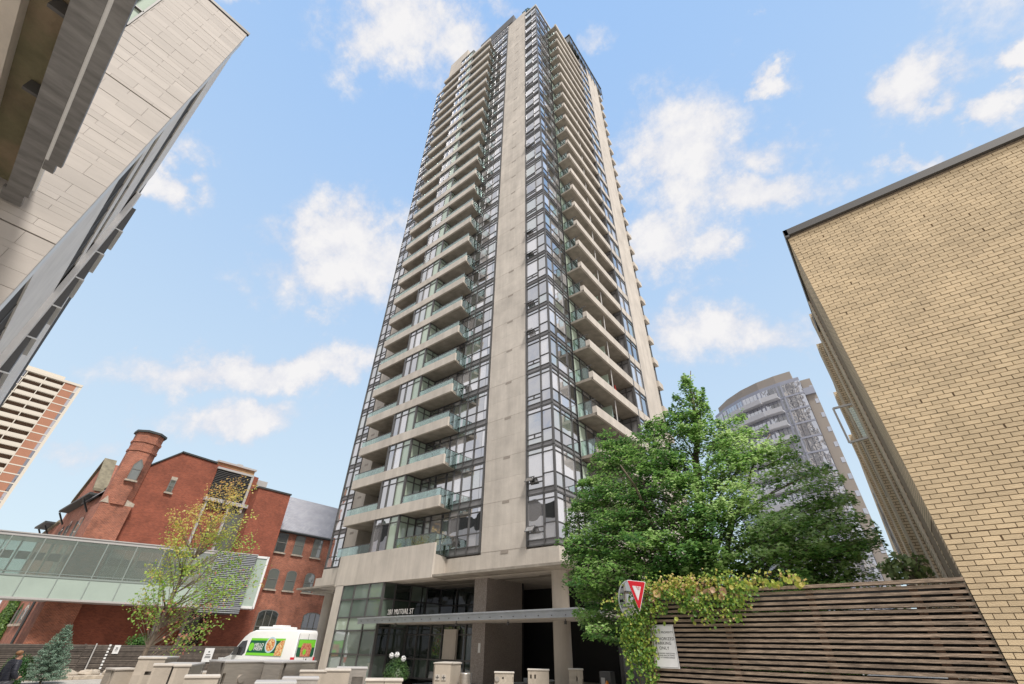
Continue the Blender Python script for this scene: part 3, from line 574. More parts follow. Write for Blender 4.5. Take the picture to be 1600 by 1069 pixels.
# sash standing open
fb = MB(); w0, w1 = (0.20, 0.72); yy = 14.0
for (p, q) in [((.20, 14, 7.15), (.72, 13.9, 7.12)), ((.20, 14, 7.15), (.215, 14.0, 6.15)), ((.215, 14, 6.15), (.75, 13.9, 6.17))]: fb.tube(p, q, .035, n=4)
f = build(fb, 'open_sash', M['pale'], H); pb = MB(); pb.prism([(.52, 13.95, 7.05), (.72, 13.93, 7.05), (.74, 13.93, 6.2), (.54, 13.95, 6.2)], (0, .01, 0)); build(pb, 'pane', M['rail'], f)

# ------------------------------------------------------------------ slatted fence, right
S = thing('slatted_fence', 'tall weathered fence of horizontal wooden slats abutting the buff brick wall', 'fence', (-1.6, YB, 0))
zt = 2.47; sb = MB(); sb.box(-3.98, XB-.01, YB+.02, YB+.07, 0, .040); me_s = sb.mesh('slat', M['wood']); i = 0
while zt-.04-i*.0707 > .05:
    z = zt-.04-i*.0707
    if i == 0:
        q = MB(); q.box(-3.99, XB-.005, YB-.0, YB+.14, 0, .045); link('cap_rail', q.mesh('cap_rail', M['wood']), S, (0, 0, z))
    else:
        q = MB(); xx = -3.98
        q.raw([(-3.98, YB+.02, 0), (XB-.012, YB+.02, random.uniform(-.003, .003)), (XB-.012, YB+.065, 0), (-3.98, YB+.065, 0), (-3.98, YB+.02, .04), (XB-.012, YB+.02, .04+random.uniform(-.003, .003)), (XB-.012, YB+.065, .04), (-3.98, YB+.065, .04)], [(0, 3, 2, 1), (4, 5, 6, 7), (0, 1, 5, 4), (1, 2, 6, 5), (2, 3, 7, 6), (3, 0, 4, 7)])
        o = link('slat', q.mesh('slat', M['wood']), S, (0, 0, z))
    i += 1
for x in (-3.92, -2.55, -1.20, .10, .55):
    b = MB(); b.box(x-.05, x+.05, YB+.07, YB+.17, 0, 2.42); build(b, 'post', M['post'], S)
for j in range(9):
    b = MB(); b.box(-3.95, XB-.02, YB+.20, YB+.225, .05+j*.262, .30+j*.262); build(b, 'dark_backing', M['dark'], S)  # black boards added to paint the shade between the slats

# ------------------------------------------------------------------ foliage tools
def leaves(pts, nrm, size, rnd_, aspect=1.0, fold=.25, up=None):
    """one leaf (two bent quads -> four corner kite) at every point, facing nrm"""
    n = len(pts); nrm = nrm/np.linalg.norm(nrm, axis=1, keepdims=True)
    t = rng.normal(size=(n, 3)) if up is None else up+rng.normal(size=(n, 3))*.5
    t -= nrm*np.sum(t*nrm, axis=1, keepdims=True); t /= np.linalg.norm(t, axis=1, keepdims=True); s = np.cross(nrm, t)
    sz = size[:, None] if isinstance(size, np.ndarray) else size
    a = pts-t*sz*.5; c = pts+t*sz*.5; bb = pts+s*sz*.42*aspect+nrm*sz*fold*.5-t*sz*.06; d = pts-s*sz*.42*aspect+nrm*sz*fold*.5-t*sz*.06
    v = np.stack([a, bb, c, d], 1).reshape(-1, 3); idx = np.arange(n)*4
    tri = np.stack([np.stack([idx, idx+1, idx+2], 1), np.stack([idx, idx+2, idx+3], 1)], 1).reshape(-1, 3)
    return v, tri, np.repeat(rnd_, 2)
def leaf_mesh(name, v, tri, r, m):
    me = bpy.data.meshes.new(name); nv, nf = len(v), len(tri); me.vertices.add(nv); me.vertices.foreach_set('co', v.astype(np.float32).ravel()); me.loops.add(nf*3); me.loops.foreach_set('vertex_index', tri.astype(np.int32).ravel())
    me.polygons.add(nf); me.polygons.foreach_set('loop_start', np.arange(nf, dtype=np.int32)*3); me.materials.append(m); me.update(calc_edges=True)
    a = me.attributes.new('rnd', 'FLOAT', 'FACE'); a.data.foreach_set('value', r.astype(np.float32)); return me
def poly_sdf(P, poly):
    """signed distance (inside positive) of 2d points to polygon"""
    P = np.asarray(P); poly = np.asarray(poly); d = np.full(len(P), 1e9); ins = np.zeros(len(P), bool)
    for i in range(len(poly)):
        a = poly[i]; b = poly[(i+1) % len(poly)]; e = b-a; w = P-a; t = np.clip((w@e)/(e@e), 0, 1); d = np.minimum(d, np.linalg.norm(w-t[:, None]*e, axis=1))
        c = ((a[1] > P[:, 1]) != (b[1] > P[:, 1])) & (P[:, 0] < (b[0]-a[0])*(P[:, 1]-a[1])/(b[1]-a[1]+1e-12)+a[0]); ins ^= c
    return np.where(ins, d, -d)
def limb(mb, p, q, r0, r1, sag=0.0, seg=4, n=5):
    p = Vector(p); q = Vector(q); pts = []
    for i in range(seg+1):
        t = i/seg; v = p.lerp(q, t)+Vector((random.uniform(-1, 1), random.uniform(-1, 1), 0))*(q-p).length*.02*(0 < i < seg); v.z += sag*math.sin(math.pi*t); pts.append(v)
    for i in range(seg): mb.tube(pts[i], pts[i+1], r0+(r1-r0)*i/seg, r0+(r1-r0)*(i+1)/seg, n, cap=(i == seg-1))
    return pts

# ------------------------------------------------------------------ the big tree behind the fence
def big_tree():
    out = [(-8.9, 2.6), (-9.2, 4.2), (-9.0, 6), (-8.2, 7.2), (-7.4, 8.8), (-6.9, 8.2), (-5.8, 8.6), (-4.7, 8.8), (-4.15, 9.6), (-3.4, 10.6), (-3.05, 9.4), (-2.95, 8.2), (-2.5, 7.8), (-2.1, 8.3), (-1.9, 7.4), (-1.4, 7.5), (-1.3, 6.7), (-.6, 7.2), (-.9, 6.3), (-.4, 6.0), (.2, 6.15), (-.2, 5.5), (0, 4.7), (.2, 3.8), (.1, 2.6), (-.3, 1.5), (-2, .9), (-6, 1.2), (-8.4, 1.9)]
    t = thing('leafy_tree', 'big bushy green tree behind the slatted fence, its pointed leader in front of the tower', 'tree', (-4.9, 15.2, 0))
    base = Vector((-4.9, 15.2, 0)); k = Vector((-4.1, 15.1, 6.2))
    tb = MB(); limb(tb, base, k, .24, .12, 0, 6, 10); limb(tb, k, (-3.45, 15, 10.2), .12, .015, 0, 6, 8); 
    forks = [(Vector((-7.3, 15.1, 8.4)), 1.6), (Vector((-1.6, 15, 7.2)), 2.0), (Vector((-8.6, 14.6, 5.4)), 1.2), (Vector((-.9, 14.8, 5.0)), 1.3), (Vector((-5.5, 12.2, 6.2)), 1.8), (Vector((-5.9, 17.6, 7)), 2.2)]
    for q, z in forks: limb(tb, base+Vector((0, 0, z)), q, .10, .02, .3, 6, 7)
    smooth(build(tb, 'trunk', M['bark'], t))
    cand = np.column_stack([rng.uniform(-10, .1, 40000), rng.uniform(.9, 10.5, 40000)]); sd = poly_sdf(cand, out); ok = sd > .10; cand = cand[ok]; sd = sd[ok]
    hd = np.interp(cand[:, 1], [0, 5, 7.5, 10], [.78, .72, .45, .35])*np.sqrt(np.clip(sd*(7.6-sd), 0, None)); y = 15+np.where(rng.random(len(cand)) < .72, -1, 1)*hd*np.sqrt(rng.uniform(.25, 1.0, len(cand)))
    cl_ = np.sin(1.9*cand[:, 0]+.8*cand[:, 1])*np.sin(2.3*cand[:, 1]-.6*y+.7)+.5*np.sin(3.7*y+2.9*cand[:, 1]+1.3*cand[:, 0]); w = np.where(sd < .35, .9, np.where(cl_ < -.25, .22, .95)); keep = rng.random(len(cand)) < w; P = np.column_stack([cand[:, 0], y, cand[:, 1]])[keep][:1200]
    lo = np.column_stack([rng.uniform(-7.6, -.2, 260), rng.uniform(11.6, 14.6, 260), rng.uniform(1.9, 4.4, 260)]); P = np.concatenate([P, lo])
    axis = np.column_stack([np.interp(P[:, 2], [0, 6, 10.5], [-4.9, -4.3, -3.4]), np.full(len(P), 15.1), P[:, 2]-1.0])
    D = P-axis; D[:, 2] = .16*np.linalg.norm(D[:, :2], axis=1)+.10*D[:, 2]+(P[:, 2] > 8.8)*.9; D /= np.linalg.norm(D, axis=1, keepdims=True)
    bb = MB(); V = []; Tn = []; Rr = []; o = 0; ss = rng.random(len(P))
    for i, p in enumerate(P):
        d = D[i]; L = rng.uniform(.6, 1.25)*(.55 if p[2] > 8.9 else 1); root = p-d*L
        if i % 6 == 0:
            q = Vector(axis[i]).lerp(Vector(root), .25); q.z -= .3; limb(bb, q, root, .028, .012, .12, 3, 4)
        bb.tube(root, p, .012, .004, 3, cap=False)
        n = int(rng.uniform(70, 105)*(.6 if p[2] > 8.9 else 1)); u = rng.random(n)**.8; side = np.cross(d, [0, 0, 1]); side /= np.linalg.norm(side)
        wd = (.14 if p[2] > 8.9 else .30)*np.sin(np.clip(u*1.15, 0, 1)*math.pi)**.7+.05
        pts = root+np.outer(u*L*1.08, d)+np.outer(rng.normal(size=n)*wd*.7, side); pts[:, 2] += rng.normal(size=n)*.055-(u**2)*.10
        nm = np.column_stack([rng.normal(size=n)*.38+d[0]*.25, rng.normal(size=n)*.38+d[1]*.25-.15, np.full(n, 1.0)])
        sz = rng.uniform(.075, .125, n)
        r = np.clip(ss[i]*.7+rng.random(n)*.4-.05+(.30 if p[0] > -3.0 else .1 if p[0] > -4 else 0), 0, 1)  # leaf colour raised towards +x, painting light that shines through the crown
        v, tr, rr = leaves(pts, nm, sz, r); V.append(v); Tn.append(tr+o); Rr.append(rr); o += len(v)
    build(bb, 'branches', M['bark'], t)
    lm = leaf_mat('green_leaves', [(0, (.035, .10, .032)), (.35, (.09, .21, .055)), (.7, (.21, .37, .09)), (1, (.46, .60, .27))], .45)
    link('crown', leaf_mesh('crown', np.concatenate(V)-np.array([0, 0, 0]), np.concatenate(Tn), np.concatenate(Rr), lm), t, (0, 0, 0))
big_tree()

# ------------------------------------------------------------------ thin autumn tree in front of the red building
def thin_tree():
    out = [(9.0, 2.2), (8.3, 3.2), (8.5, 5), (8.1, 7.4), (8.9, 9.0), (10.0, 10.6), (11.4, 11.3), (12.6, 10.4), (13.7, 8.4), (15.2, 6.4), (15.4, 4.6), (13.8, 2.0), (12.8, 1.4), (11.2, 2.2), (10.2, 3.0)]
    t = thing('thin_autumn_tree', 'slender tree with sparse yellow green and reddish leaves before the glass bridge', 'tree', (-33, 10.0, -.45))
    tb = MB(); tips = []
    tr = limb(tb, (-33, 10.0, -.5), (-33.2, 10.5, 4.6), .13, .07, 0, 6, 8); tr2 = limb(tb, tr[-1], (-33.0, 11.3, 10.6), .07, .012, 0, 6, 6)
    limb(tb, tr[3], (-33.6, 12.2, 6.4), .05, .012, .1, 4, 5)
    P = []
    while len(P) < 150:
        c = (random.uniform(8, 15.4), random.uniform(1.3, 11.3)); sd = poly_sdf([c], out)[0]
        if sd > .1: P.append((-33+random.uniform(-1, 1)*min(2.4, sd+.5), c[0], c[1]))
    V = []; Tn = []; Rr = []; o = 0; spine = tr+tr2
    for p in P:
        p = Vector(p); s = min(spine, key=lambda q: abs(q.z-(p.z-1.5-.35*abs(p.y-10.8)))+.05*(q-p).length); pts_ = limb(tb, s, p, .022, .005, random.uniform(-.1, .35), 4, 3)
        n = random.randint(28, 58); base = pts_[2]; u = rng.random(n); pts = np.array(base)[None]*(1-u[:, None])+np.array(p)[None]*u[:, None]+rng.normal(size=(n, 3))*.18
        nm = rng.normal(size=(n, 3))*.6+np.array([.3, -.2, .7]); zz = pts[:, 2]; yy = pts[:, 1]
        tone = np.clip(.62-(zz-6)*.085+(yy-11)*.05, .05, .75)+rng.normal(size=n)*.10
        tone = np.where((zz < 3.4) & (rng.random(n) < .16) & (abs(yy-11.6) < 2.2), .97, tone)
        v, tr_, rr = leaves(pts, nm, rng.uniform(.09, .17, n), np.clip(tone, 0, 1)); V.append(v); Tn.append(tr_+o); Rr.append(rr); o += len(v)
    build(tb, 'trunk', M['bark'], t)
    lm = leaf_mat('autumn_leaves', [(0, (.50, .25, .12)), (.25, (.58, .40, .13)), (.5, (.50, .48, .11)), (.72, (.26, .42, .08)), (.88, (.20, .38, .07)), (.93, (.55, .24, .18))], .45)
    link('crown', leaf_mesh('crown', np.concatenate(V), np.concatenate(Tn), np.concatenate(Rr), lm), t, (0, 0, 0))
thin_tree()

def shrub(name, label, cat, c, rx, ry, rz, n, stops, size=.07, parts=True):
    t = thing(name, label, cat, (c[0], c[1], c[2]-rz)); d = rng.normal(size=(n, 3)); d /= np.linalg.norm(d, axis=1, keepdims=True); r = rng.uniform(.45, 1, n)**.6*(1+.18*np.sin(d[:, 0]*5+d[:, 2]*4))
    pts = np.array(c)+d*r[:, None]*np.array([rx, ry, rz]); v, tr, rr = leaves(pts, d+rng.normal(size=(n, 3))*.6+[0, 0, .4], rng.uniform(.7, 1.2, n)*size, rng.random(n))
    sb = MB()
    for i in range(9):
        a = random.uniform(0, 6.28); sb.tube((c[0]+.004*i, c[1], c[2]-rz), (c[0]+rx*.7*math.cos(a), c[1]+ry*.7*math.sin(a), c[2]+rz*.5), .02, .006, 4)
    build(sb, 'stems', M['bark'], t); link('foliage', leaf_mesh('foliage', v, tr, rr, leaf_mat(name+'_leaves', stops)), t, (0, 0, 0)); return t
shrub('round_shrub', 'small round green shrub showing over the board fence', 'shrub', (-46.3, 13.6, 1.0), .9, .9, .9, 2600, [(0, (.03, .09, .02)), (1, (.10, .22, .04))], .12)
shrub('dark_shrub', 'dark green bush between the standing person and the blue spruce', 'shrub', (-38.2, 6.2, .1), .9, .6, .75, 4000, [(0, (.02, .07, .02)), (1, (.06, .15, .03))], .07)
shrub('wall_ivy', 'green ivy climbing the far brick side wall', 'ivy', (-75, 9.1, 3.0), 3.6, .35, 3.0, 6000, [(0, (.04, .10, .03)), (1, (.16, .26, .05))], .2)
shrub('fence_top_plant', 'pale leafed plant rising above the slats next to the brick piers', 'plant', (.15, 10.0, 2.75), .34, .2, .22, 330, [(0, (.10, .16, .05)), (1, (.22, .28, .10))], .09)

def spruce():
    c = (-38, 7.4); z0 = -.45; h = 2.75; t = thing('blue_spruce', 'young blue spruce with layered silvery green boughs by the board fence', 'tree', (c[0], c[1], z0)); tb = MB(); tb.tube((c[0], c[1], z0), (c[0], c[1], z0+h), .06, .008, 6)
    V = []; Tn = []; Rr = []; o = 0
    for k in range(17):
        f = k/17; z = z0+.15+f*(h-.2); R = 1.12*(1-f)**.85+.06
        for j in range(int(13-6*f)):
            a = j*2.4+k*1.1+random.uniform(-.3, .3); L = R*random.uniform(.8, 1.1); d = np.array([math.cos(a), math.sin(a), .10]); tb.tube((c[0], c[1], z), (c[0]+d[0]*L, c[1]+d[1]*L, z+d[2]*L), .012, .003, 3, cap=False)
            n = int(150*L+30); u = rng.random(n)**.7; s = np.cross(d, [0, 0, 1]); pts = np.array([c[0], c[1], z])+np.outer(u*L, d)+np.outer(rng.normal(size=n)*.11*(1.2-u), s); pts[:, 2] += rng.normal(size=n)*.035
            v, tr, rr = leaves(pts, rng.normal(size=(n, 3))*.7+[0, 0, .6], rng.uniform(.05, .085, n), rng.random(n)*.6+.4*u, aspect=.45); V.append(v); Tn.append(tr+o); Rr.append(rr); o += len(v)
    build(tb, 'trunk', M['bark'], t); link('needles', leaf_mesh('needles', np.concatenate(V), np.concatenate(Tn), np.concatenate(Rr), leaf_mat('spruce_needles', [(0, (.07, .14, .09)), (1, (.30, .42, .32))], .1, .6)), t, (0, 0, 0))
spruce()

# ------------------------------------------------------------------ creeper on the fence
def creeper():
    t = thing('climbing_creeper', 'creeper with green, yellow and brown leaves spilling over the slatted fence', 'creeper', (-3.9, 8.9, 0)); sb = MB(); pts = []; tone = []
    def run(p, q, r, n, sp, tn, hang=0):
        pt = limb(sb, p, q, .008, .004, hang, 5, 4)
        for i in range(n):
            u = random.random()*5; k = min(4, int(u)); v = pt[k].lerp(pt[k+1], u-k); pts.append((v.x+random.gauss(0, sp), v.y+random.gauss(-.04, .05), v.z+random.gauss(0, sp))); tone.append(min(1, max(0, random.gauss(tn, .14))))
    for i in range(34):   # hanging curtain at the fence end
        x = -4.05+random.uniform(-.42, .22); run((x, 8.9, 2.35+random.uniform(0, .15)), (x+random.uniform(-.05, .12), 8.86, random.uniform(.55, 1.5) if x > -4.2 else random.uniform(1.1, 1.9)), 0, 70, .045, .32)
    for i in range(40):   # mane along the top
        x = random.uniform(-4.1, -2.1); run((x, 8.98, 2.5), (x+random.uniform(-.3, .3), 8.9, 2.5+random.uniform(-.05, .16)), 0, 26, .06, .62 if -3.6 < x < -2.6 else .45, .06)
    for i in range(34):
        x = random.uniform(-3.75, -2.05); zb = 2.45-abs(math.sin((x+1.9)*2.3))*random.uniform(.25, .62); run((x, 8.92, 2.46), (x+random.uniform(-.1, .1), 8.86, zb), 0, 42, .05, .36)
    for i in range(14):
        x = random.uniform(-2.1, -1.2); run((x, 9.0, 2.50), (x+random.uniform(-.2, .2), 9.0, 2.56+random.uniform(0, .14)), 0, 12, .035, .55, .04)
    run((-4.1, 8.9, 2.42), (-4.75, 8.8, 2.30), 0, 30, .03, .55, .05)
    build(sb, 'stems', M['post'], t); n = len(pts)
    v, tr, rr = leaves(np.array(pts), rng.normal(size=(n, 3))*.55+[0.1, -.9, .45], rng.uniform(.035, .062, n), np.array(tone))
    lm = leaf_mat('creeper_leaves', [(0, (.045, .11, .02)), (.3, (.13, .26, .045)), (.5, (.34, .44, .07)), (.68, (.52, .44, .12)), (.84, (.60, .38, .22)), (1, (.60, .46, .38))], .45)
    f = link('foliage', leaf_mesh('foliage', v, tr, rr, lm), t, (0, 0, 0)); f['kind'] = 'stuff'
    tones = [.05, .25, .4, .55, .66, .78, .9, 1.0]; protos = []
    for tn in tones:
        b = MB(); pr = [(0, 0, 0), (.035, .012, .02), (.052, .0, .055), (.035, -.006, .085), (.0, .002, .115), (-.035, -.006, .085), (-.052, 0, .055), (-.035, .012, .02)]
        pc = (0, -.014, .055); b.raw(pr+[pc], [(i, (i+1) % 8, 8) for i in range(8)], 0, tn); protos.append(b.mesh('leaf', lm))
    for i in range(170):
        q = random.random()
        if q < .5: x = random.uniform(-3.75, -2.1); z = 2.5-random.random()**2*.5; tn = random.choice([1, 3, 4, 5, 6, 7, 6]) if z > 2.36 else random.choice([0, 1, 2, 3])
        elif q < .8: x = -4.05+random.uniform(-.35, .2); z = random.uniform(.9, 2.45); tn = random.choice([0, 1, 1, 2, 3])
        else: x = random.uniform(-2.3, -1.2); z = random.uniform(2.47, 2.6); tn = random.choice([2, 3, 3, 4])
        o = link('leaf', protos[tn], t, (x, 8.84+random.uniform(-.03, .04), z)); o.rotation_euler = (random.uniform(-.7, .5)+math.pi, random.uniform(-.8, .8), random.uniform(-.7, .7)); s = random.uniform(.55, 1.05)*(1.35 if tn >= 5 else 1); o.scale = (s, s, s)
creeper()

# ------------------------------------------------------------------ signs at the fence end
ys = 8.72
P = lambda x, z: (x, ys, z)
Sg = thing('yield_sign', 'red and white triangular yield sign standing before the creeper at the fence end', 'road sign', (-4.0, 8.75, 0))
def tri(cx, cz, pts, y0, y1, m, name, parent, r=.02):
    b = MB(); b.prism([(cx+x, y0, cz+z) for x, z in pts], (0, y1-y0, 0)); o = build(b, name, m, parent); bevel(o, r*.1, 1); return o
tl, tr_, bt = (-4.10, 2.67), (-3.75, 2.62), (-3.93, 2.17)
def shr(f):
    cx = (tl[0]+tr_[0]+bt[0])/3; cz = (tl[1]+tr_[1]+bt[1])/3; return [(cx+(p[0]-cx)*f, cz+(p[1]-cz)*f) for p in (tl, tr_, bt)]
def rounded(ps, r=.02):
    out = []
    for i in range(3):
        a = Vector((*ps[i-1], 0)); b_ = Vector((*ps[i], 0)); c = Vector((*ps[(i+1) % 3], 0)); u = (a-b_).normalized(); w = (c-b_).normalized(); p0 = b_+u*r; p2 = b_+w*r; p1 = b_+(u+w)*r*.28; out += [(p0.x, p0.y), (p1.x, p1.y), (p2.x, p2.y)]
    return out
M['red_sign'] = mat('sign_red', (.62, .015, .03), .4); M['print'] = mat('black_print', (.02, .02, .02), .6); M['sign_white'] = mat('sign_white', (.74, .74, .74), .45, var=.05, nscale=6, coords='World')
tri(0, 0, rounded(shr(1.06)), ys+.004, ys+.012, M['sign_white'], 'sign_plate', Sg); tri(0, 0, rounded(shr(1.0)), ys, ys+.004, M['red_sign'], 'red_border', Sg); tri(0, 0, rounded(shr(.50), .014), ys-.003, ys, M['sign_white'], 'white_centre', Sg)
text('YIELD', 'lettering', M['red_sign'], Sg, (-3.925, ys-.004, 2.548), (R_(90), 0, -.1), .045, .0005); text('TO THE', 'lettering', M['red_sign'], Sg, (-3.918, ys-.004, 2.513), (R_(90), 0, -.1), .026, .0005)
b = MB(); b.box(-4.0, -3.9, ys+.012, ys+.2, 2.40, 2.44); b.box(-4.0, -3.9, ys+.012, ys+.2, 2.56, 2.60); build(b, 'bracket', M['frame'], Sg)
Mi = thing('convex_mirror', 'round convex traffic mirror half hidden behind the yield sign', 'traffic mirror', (-4.12, 8.80, 0))
mm = mat('mirror', (.42, .43, .42), .06, 1.0)
b = MB(); nn = Vector((.32, -.95, 0)).normalized(); uu = Vector((.95, .32, 0)).normalized(); cc_ = Vector((-4.13, 8.86, 2.36)); vs = []; fs = []; rings = 8; sg = 40
for i in range(rings+1):
    rr_ = .32*i/rings; dp = .07*(1-(i/rings)**2)
    for j in range(sg):
        a = 2*math.pi*j/sg; vs.append(cc_+uu*rr_*math.cos(a)*.72+Vector((0, 0, 1))*rr_*math.sin(a)+nn*dp)
for i in range(rings):
    for j in range(sg): fs.append((i*sg+j, (i+1)*sg+j, (i+1)*sg+(j+1) % sg, i*sg+(j+1) % sg))
b.raw(vs, fs); smooth(build(b, 'mirror_face', mm, Mi)); b = MB()
for j in range(sg):
    a0 = 2*math.pi*j/sg; a1 = 2*math.pi*(j+1)/sg; f_ = lambda a, r: cc_+uu*r*math.cos(a)*.72+Vector((0, 0, 1))*r*math.sin(a); b.tube(f_(a0, .325), f_(a1, .325), .012, n=5)
build(b, 'rim', M['steel_canopy'], Mi); b = MB(); b.tube((-4.1, 8.93, 0), (-4.1, 8.93, 2.4), .025, n=8); build(b, 'post', M['frame'], Mi)
Ps = thing('parking_sign', 'white authorized parking only sign fixed on the slats, its edge under the creeper', 'sign', (-3.65, YB, 1.35))
b = MB(); b.box(-3.90, -3.455, YB-.012, YB-.004, 1.335, 1.965); bevel(build(b, 'sign_plate', M['sign_white'], Ps), .01)
b = MB(); 
for (x0, x1, z0, z1) in [(-3.885, -3.47, 1.948, 1.952), (-3.885, -3.47, 1.348, 1.352), (-3.887, -3.884, 1.35, 1.95), (-3.471, -3.468, 1.35, 1.95)]: b.box(x0, x1, YB-.0135, YB-.012, z0, z1)
build(b, 'printed_border', M['print'], Ps)
for s_, z, sz, sx in [('PRIVATE PROPERTY', 1.85, .042, 1), ('AUTHORIZED', 1.755, .062, .98), ('PARKING', 1.69, .062, 1), ('ONLY', 1.62, .062, 1), ('UNAUTHORIZED VEHICLES WILL', 1.545, .024, .95), ('BE TAGGED AND OR TOWED', 1.515, .024, .95), ('AWAY AT OWNERS EXPENSE', 1.485, .024, .95)]:
    text(s_, 'lettering', M['print'], Ps, (-3.678, YB-.0135, z), (R_(90), 0, 0), sz, .0006, sx=sx)


# ------------------------------------------------------------------ old red brick building, left
RB = thing('red_brick_building', 'large old red brick building with a tall octagonal chimney tower and a slate roofed wing', 'building', (-56, 16, -.5))
XR = -56.0
b = MB(); b.prism([(XR, 9.9, -.6), (XR, 21.5, -.6), (XR, 21.5, 17.6), (XR, 16.6, 17.9), (XR, 13.0, 18.05), (XR, 10.2, 15.3)], (-14, 0, 0)); build(b, 'main_wall', M['rbrick'], RB)
b = MB()
for (y0, z0, y1, z1) in [(10.0, 15.25, 13.05, 18.1), (13.0, 18.1, 16.65, 17.95)]: b.prism([(XR+.12, y0, z0), (XR+.12, y1, z1), (XR+.12, y1, z1+.16), (XR+.12, y0, z0+.16)], (-14.3, 0, 0))
build(b, 'roof', M['ogutter'], RB)
b = MB(); b.box(-54.2, -66, 21.25, 25.05, -.6, 16.05); build(b, 'stair_block', M['rbrick'], RB)
b = MB(); b.box(-54.1, -66.1, 21.15, 25.12, 16.05, 16.22); build(b, 'parapet_cap', M['ogutter'], RB)
# chimney tower
cx, cyy = -56.3, 9.75
def octa(r, z, tw=0): return [(cx+r*math.cos(R_(22.5+45*i)), cyy+r*math.sin(R_(22.5+45*i)), z) for i in range(8)]
b = MB()
for (r0, z0, r1, z1) in [(1.22, 11.9, 1.22, 17.0), (1.30, 17.0, 1.30, 17.25), (1.22, 17.25, 1.24, 17.9), (1.32, 17.9, 1.32, 18.15), (1.24, 18.15, 1.26, 18.9)]:
    b.raw(octa(r0, z0)+octa(r1, z1), [(i, (i+1) % 8, (i+1) % 8+8, i+8) for i in range(8)]+[list(range(8, 16)), list(range(8))[::-1]])
b.box(-58.5, -55.3, 8.55, 10.95, -.6, 11.9); build(b, 'chimney_tower', M['rbrick_old'], RB)
b = MB(); b.raw(octa(1.45, 18.9)+octa(1.45, 19.1), [(i, (i+1) % 8, (i+1) % 8+8, i+8) for i in range(8)]+[list(range(8, 16)), list(range(8))[::-1]]); build(b, 'tower_cap', M['ogutter'], RB)
b = MB(); b.prism([(-55.3, 10.3, 11.9), (-55.3, 11.05, 11.9), (-55.3, 11.05, 12.2), (-55.3, 10.3, 12.45)], (-.6, 0, 0)); b.prism([(-55.25, 8.5, 11.9), (-55.25, 9.1, 11.9), (-55.25, 8.8, 12.5)], (-.6, 0, 0)); build(b, 'stone_offset', M['stone'], RB)
def arch_win(y0, y1, z0, z1, x, rise, name='window', cols=1, pointed=False, sill=True, gl='old_glass'):
    yc = (y0+y1)/2; hw = (y1-y0)/2; pts = [(y0, z0), (y1, z0), (y1, z1-rise)]
    for i in range(1, 6):
        t = i/6; yy = y1-(y1-y0)*t; pts.append((yy, z1-rise+rise*((1-abs((yy-yc)/hw)) if pointed else math.sqrt(max(0, 1-((yy-yc)/hw)**2)))))
    pts.append((y0, z1-rise)); b = MB(); b.prism([(x-.045, y, z) for y, z in pts], (.03, 0, 0)); pane = b
    f = MB()
    for i in range(len(pts)):
        a, c = pts[i], pts[(i+1) % len(pts)]; f.tube((x-.04, *a), (x-.04, *c), .06, n=4)
    zm = (z0+z1)/2; f.box(x-.04, x+.02, y0, y1, zm-.04, zm+.04)
    for j in range(1, cols): yy = y0+(y1-y0)*j/cols; f.box(x-.04, x+.02, yy-.04, yy+.04, z0, z1-rise*.3)
    fo = build(f, name, M['win_frame'], RB); build(pane, 'pane', M['old_glass'], fo)
    if sill: s_ = MB(); s_.box(x-.1, x+.12, y0-.15, y1+.15, z0-.16, z0-.02); build(s_, 'sill', M['stone'], fo)
    return fo
M['win_frame'] = mat('window_frame_paint', (.16, .155, .14), .6); M['old_glass'] = glass_mat('old_window_glass', [(.6, (.03, .035, .03)), (.4, (.12, .13, .11))], .12)
xt = cx+1.22*math.cos(R_(22.5))+.06
arch_win(9.45, 10.15, 14.2, 16.2, xt+.08, .6, 'tower_window', pointed=True)
arch_win(13.15, 13.6, 14.0, 15.2, XR+.07, .02, 'small_window')
b = MB(); b.box(XR, XR+.06, 13.1, 13.65, 15.22, 15.55); build(b, 'stone_lintel', M['stone'], RB)
# slate roofed wing
b = MB(); b.box(XR, -66, 25.0, 37, -.6, 12.55); build(b, 'wing_wall', M['rbrick_old'], RB)
b = MB(); b.prism([(XR+.35, 25.0, 12.45), (XR+.35, 25.0, 12.6), (-60.2, 25.0, 17.5), (-66, 25.0, 12.5)], (0, 12, 0)); build(b, 'slate_roof', M['slate'], RB)
b = MB(); b.tube((XR+.42, 25.05, 12.42), (XR+.42, 37, 12.42), .11, n=8); b.box(XR, XR+.4, 25.05, 37, 12.33, 12.4)
for i in range(40): b.box(-57.6-.5*(i % 3), -57.5-.5*(i % 3), 25.5+i*.29, 25.58+i*.29, 14.0+.6*(i % 3), 14.2+.6*(i % 3))
build(b, 'gutter', M['ogutter'], RB)
for y in (25.95, 28.15, 30.55, 33.0): arch_win(y, y+1.15, 10.2, 12.25, XR+.05, .05, 'upper_window')
for y in (26.1, 28.25, 30.6, 33.0): arch_win(y, y+1.15, 6.45, 8.45, XR+.05, .25, 'arched_window')
for y in (26.3, 31.6): arch_win(y, y+2.2, 1.4, 4.45, XR+.05, .3, 'wide_arched_window', cols=3)
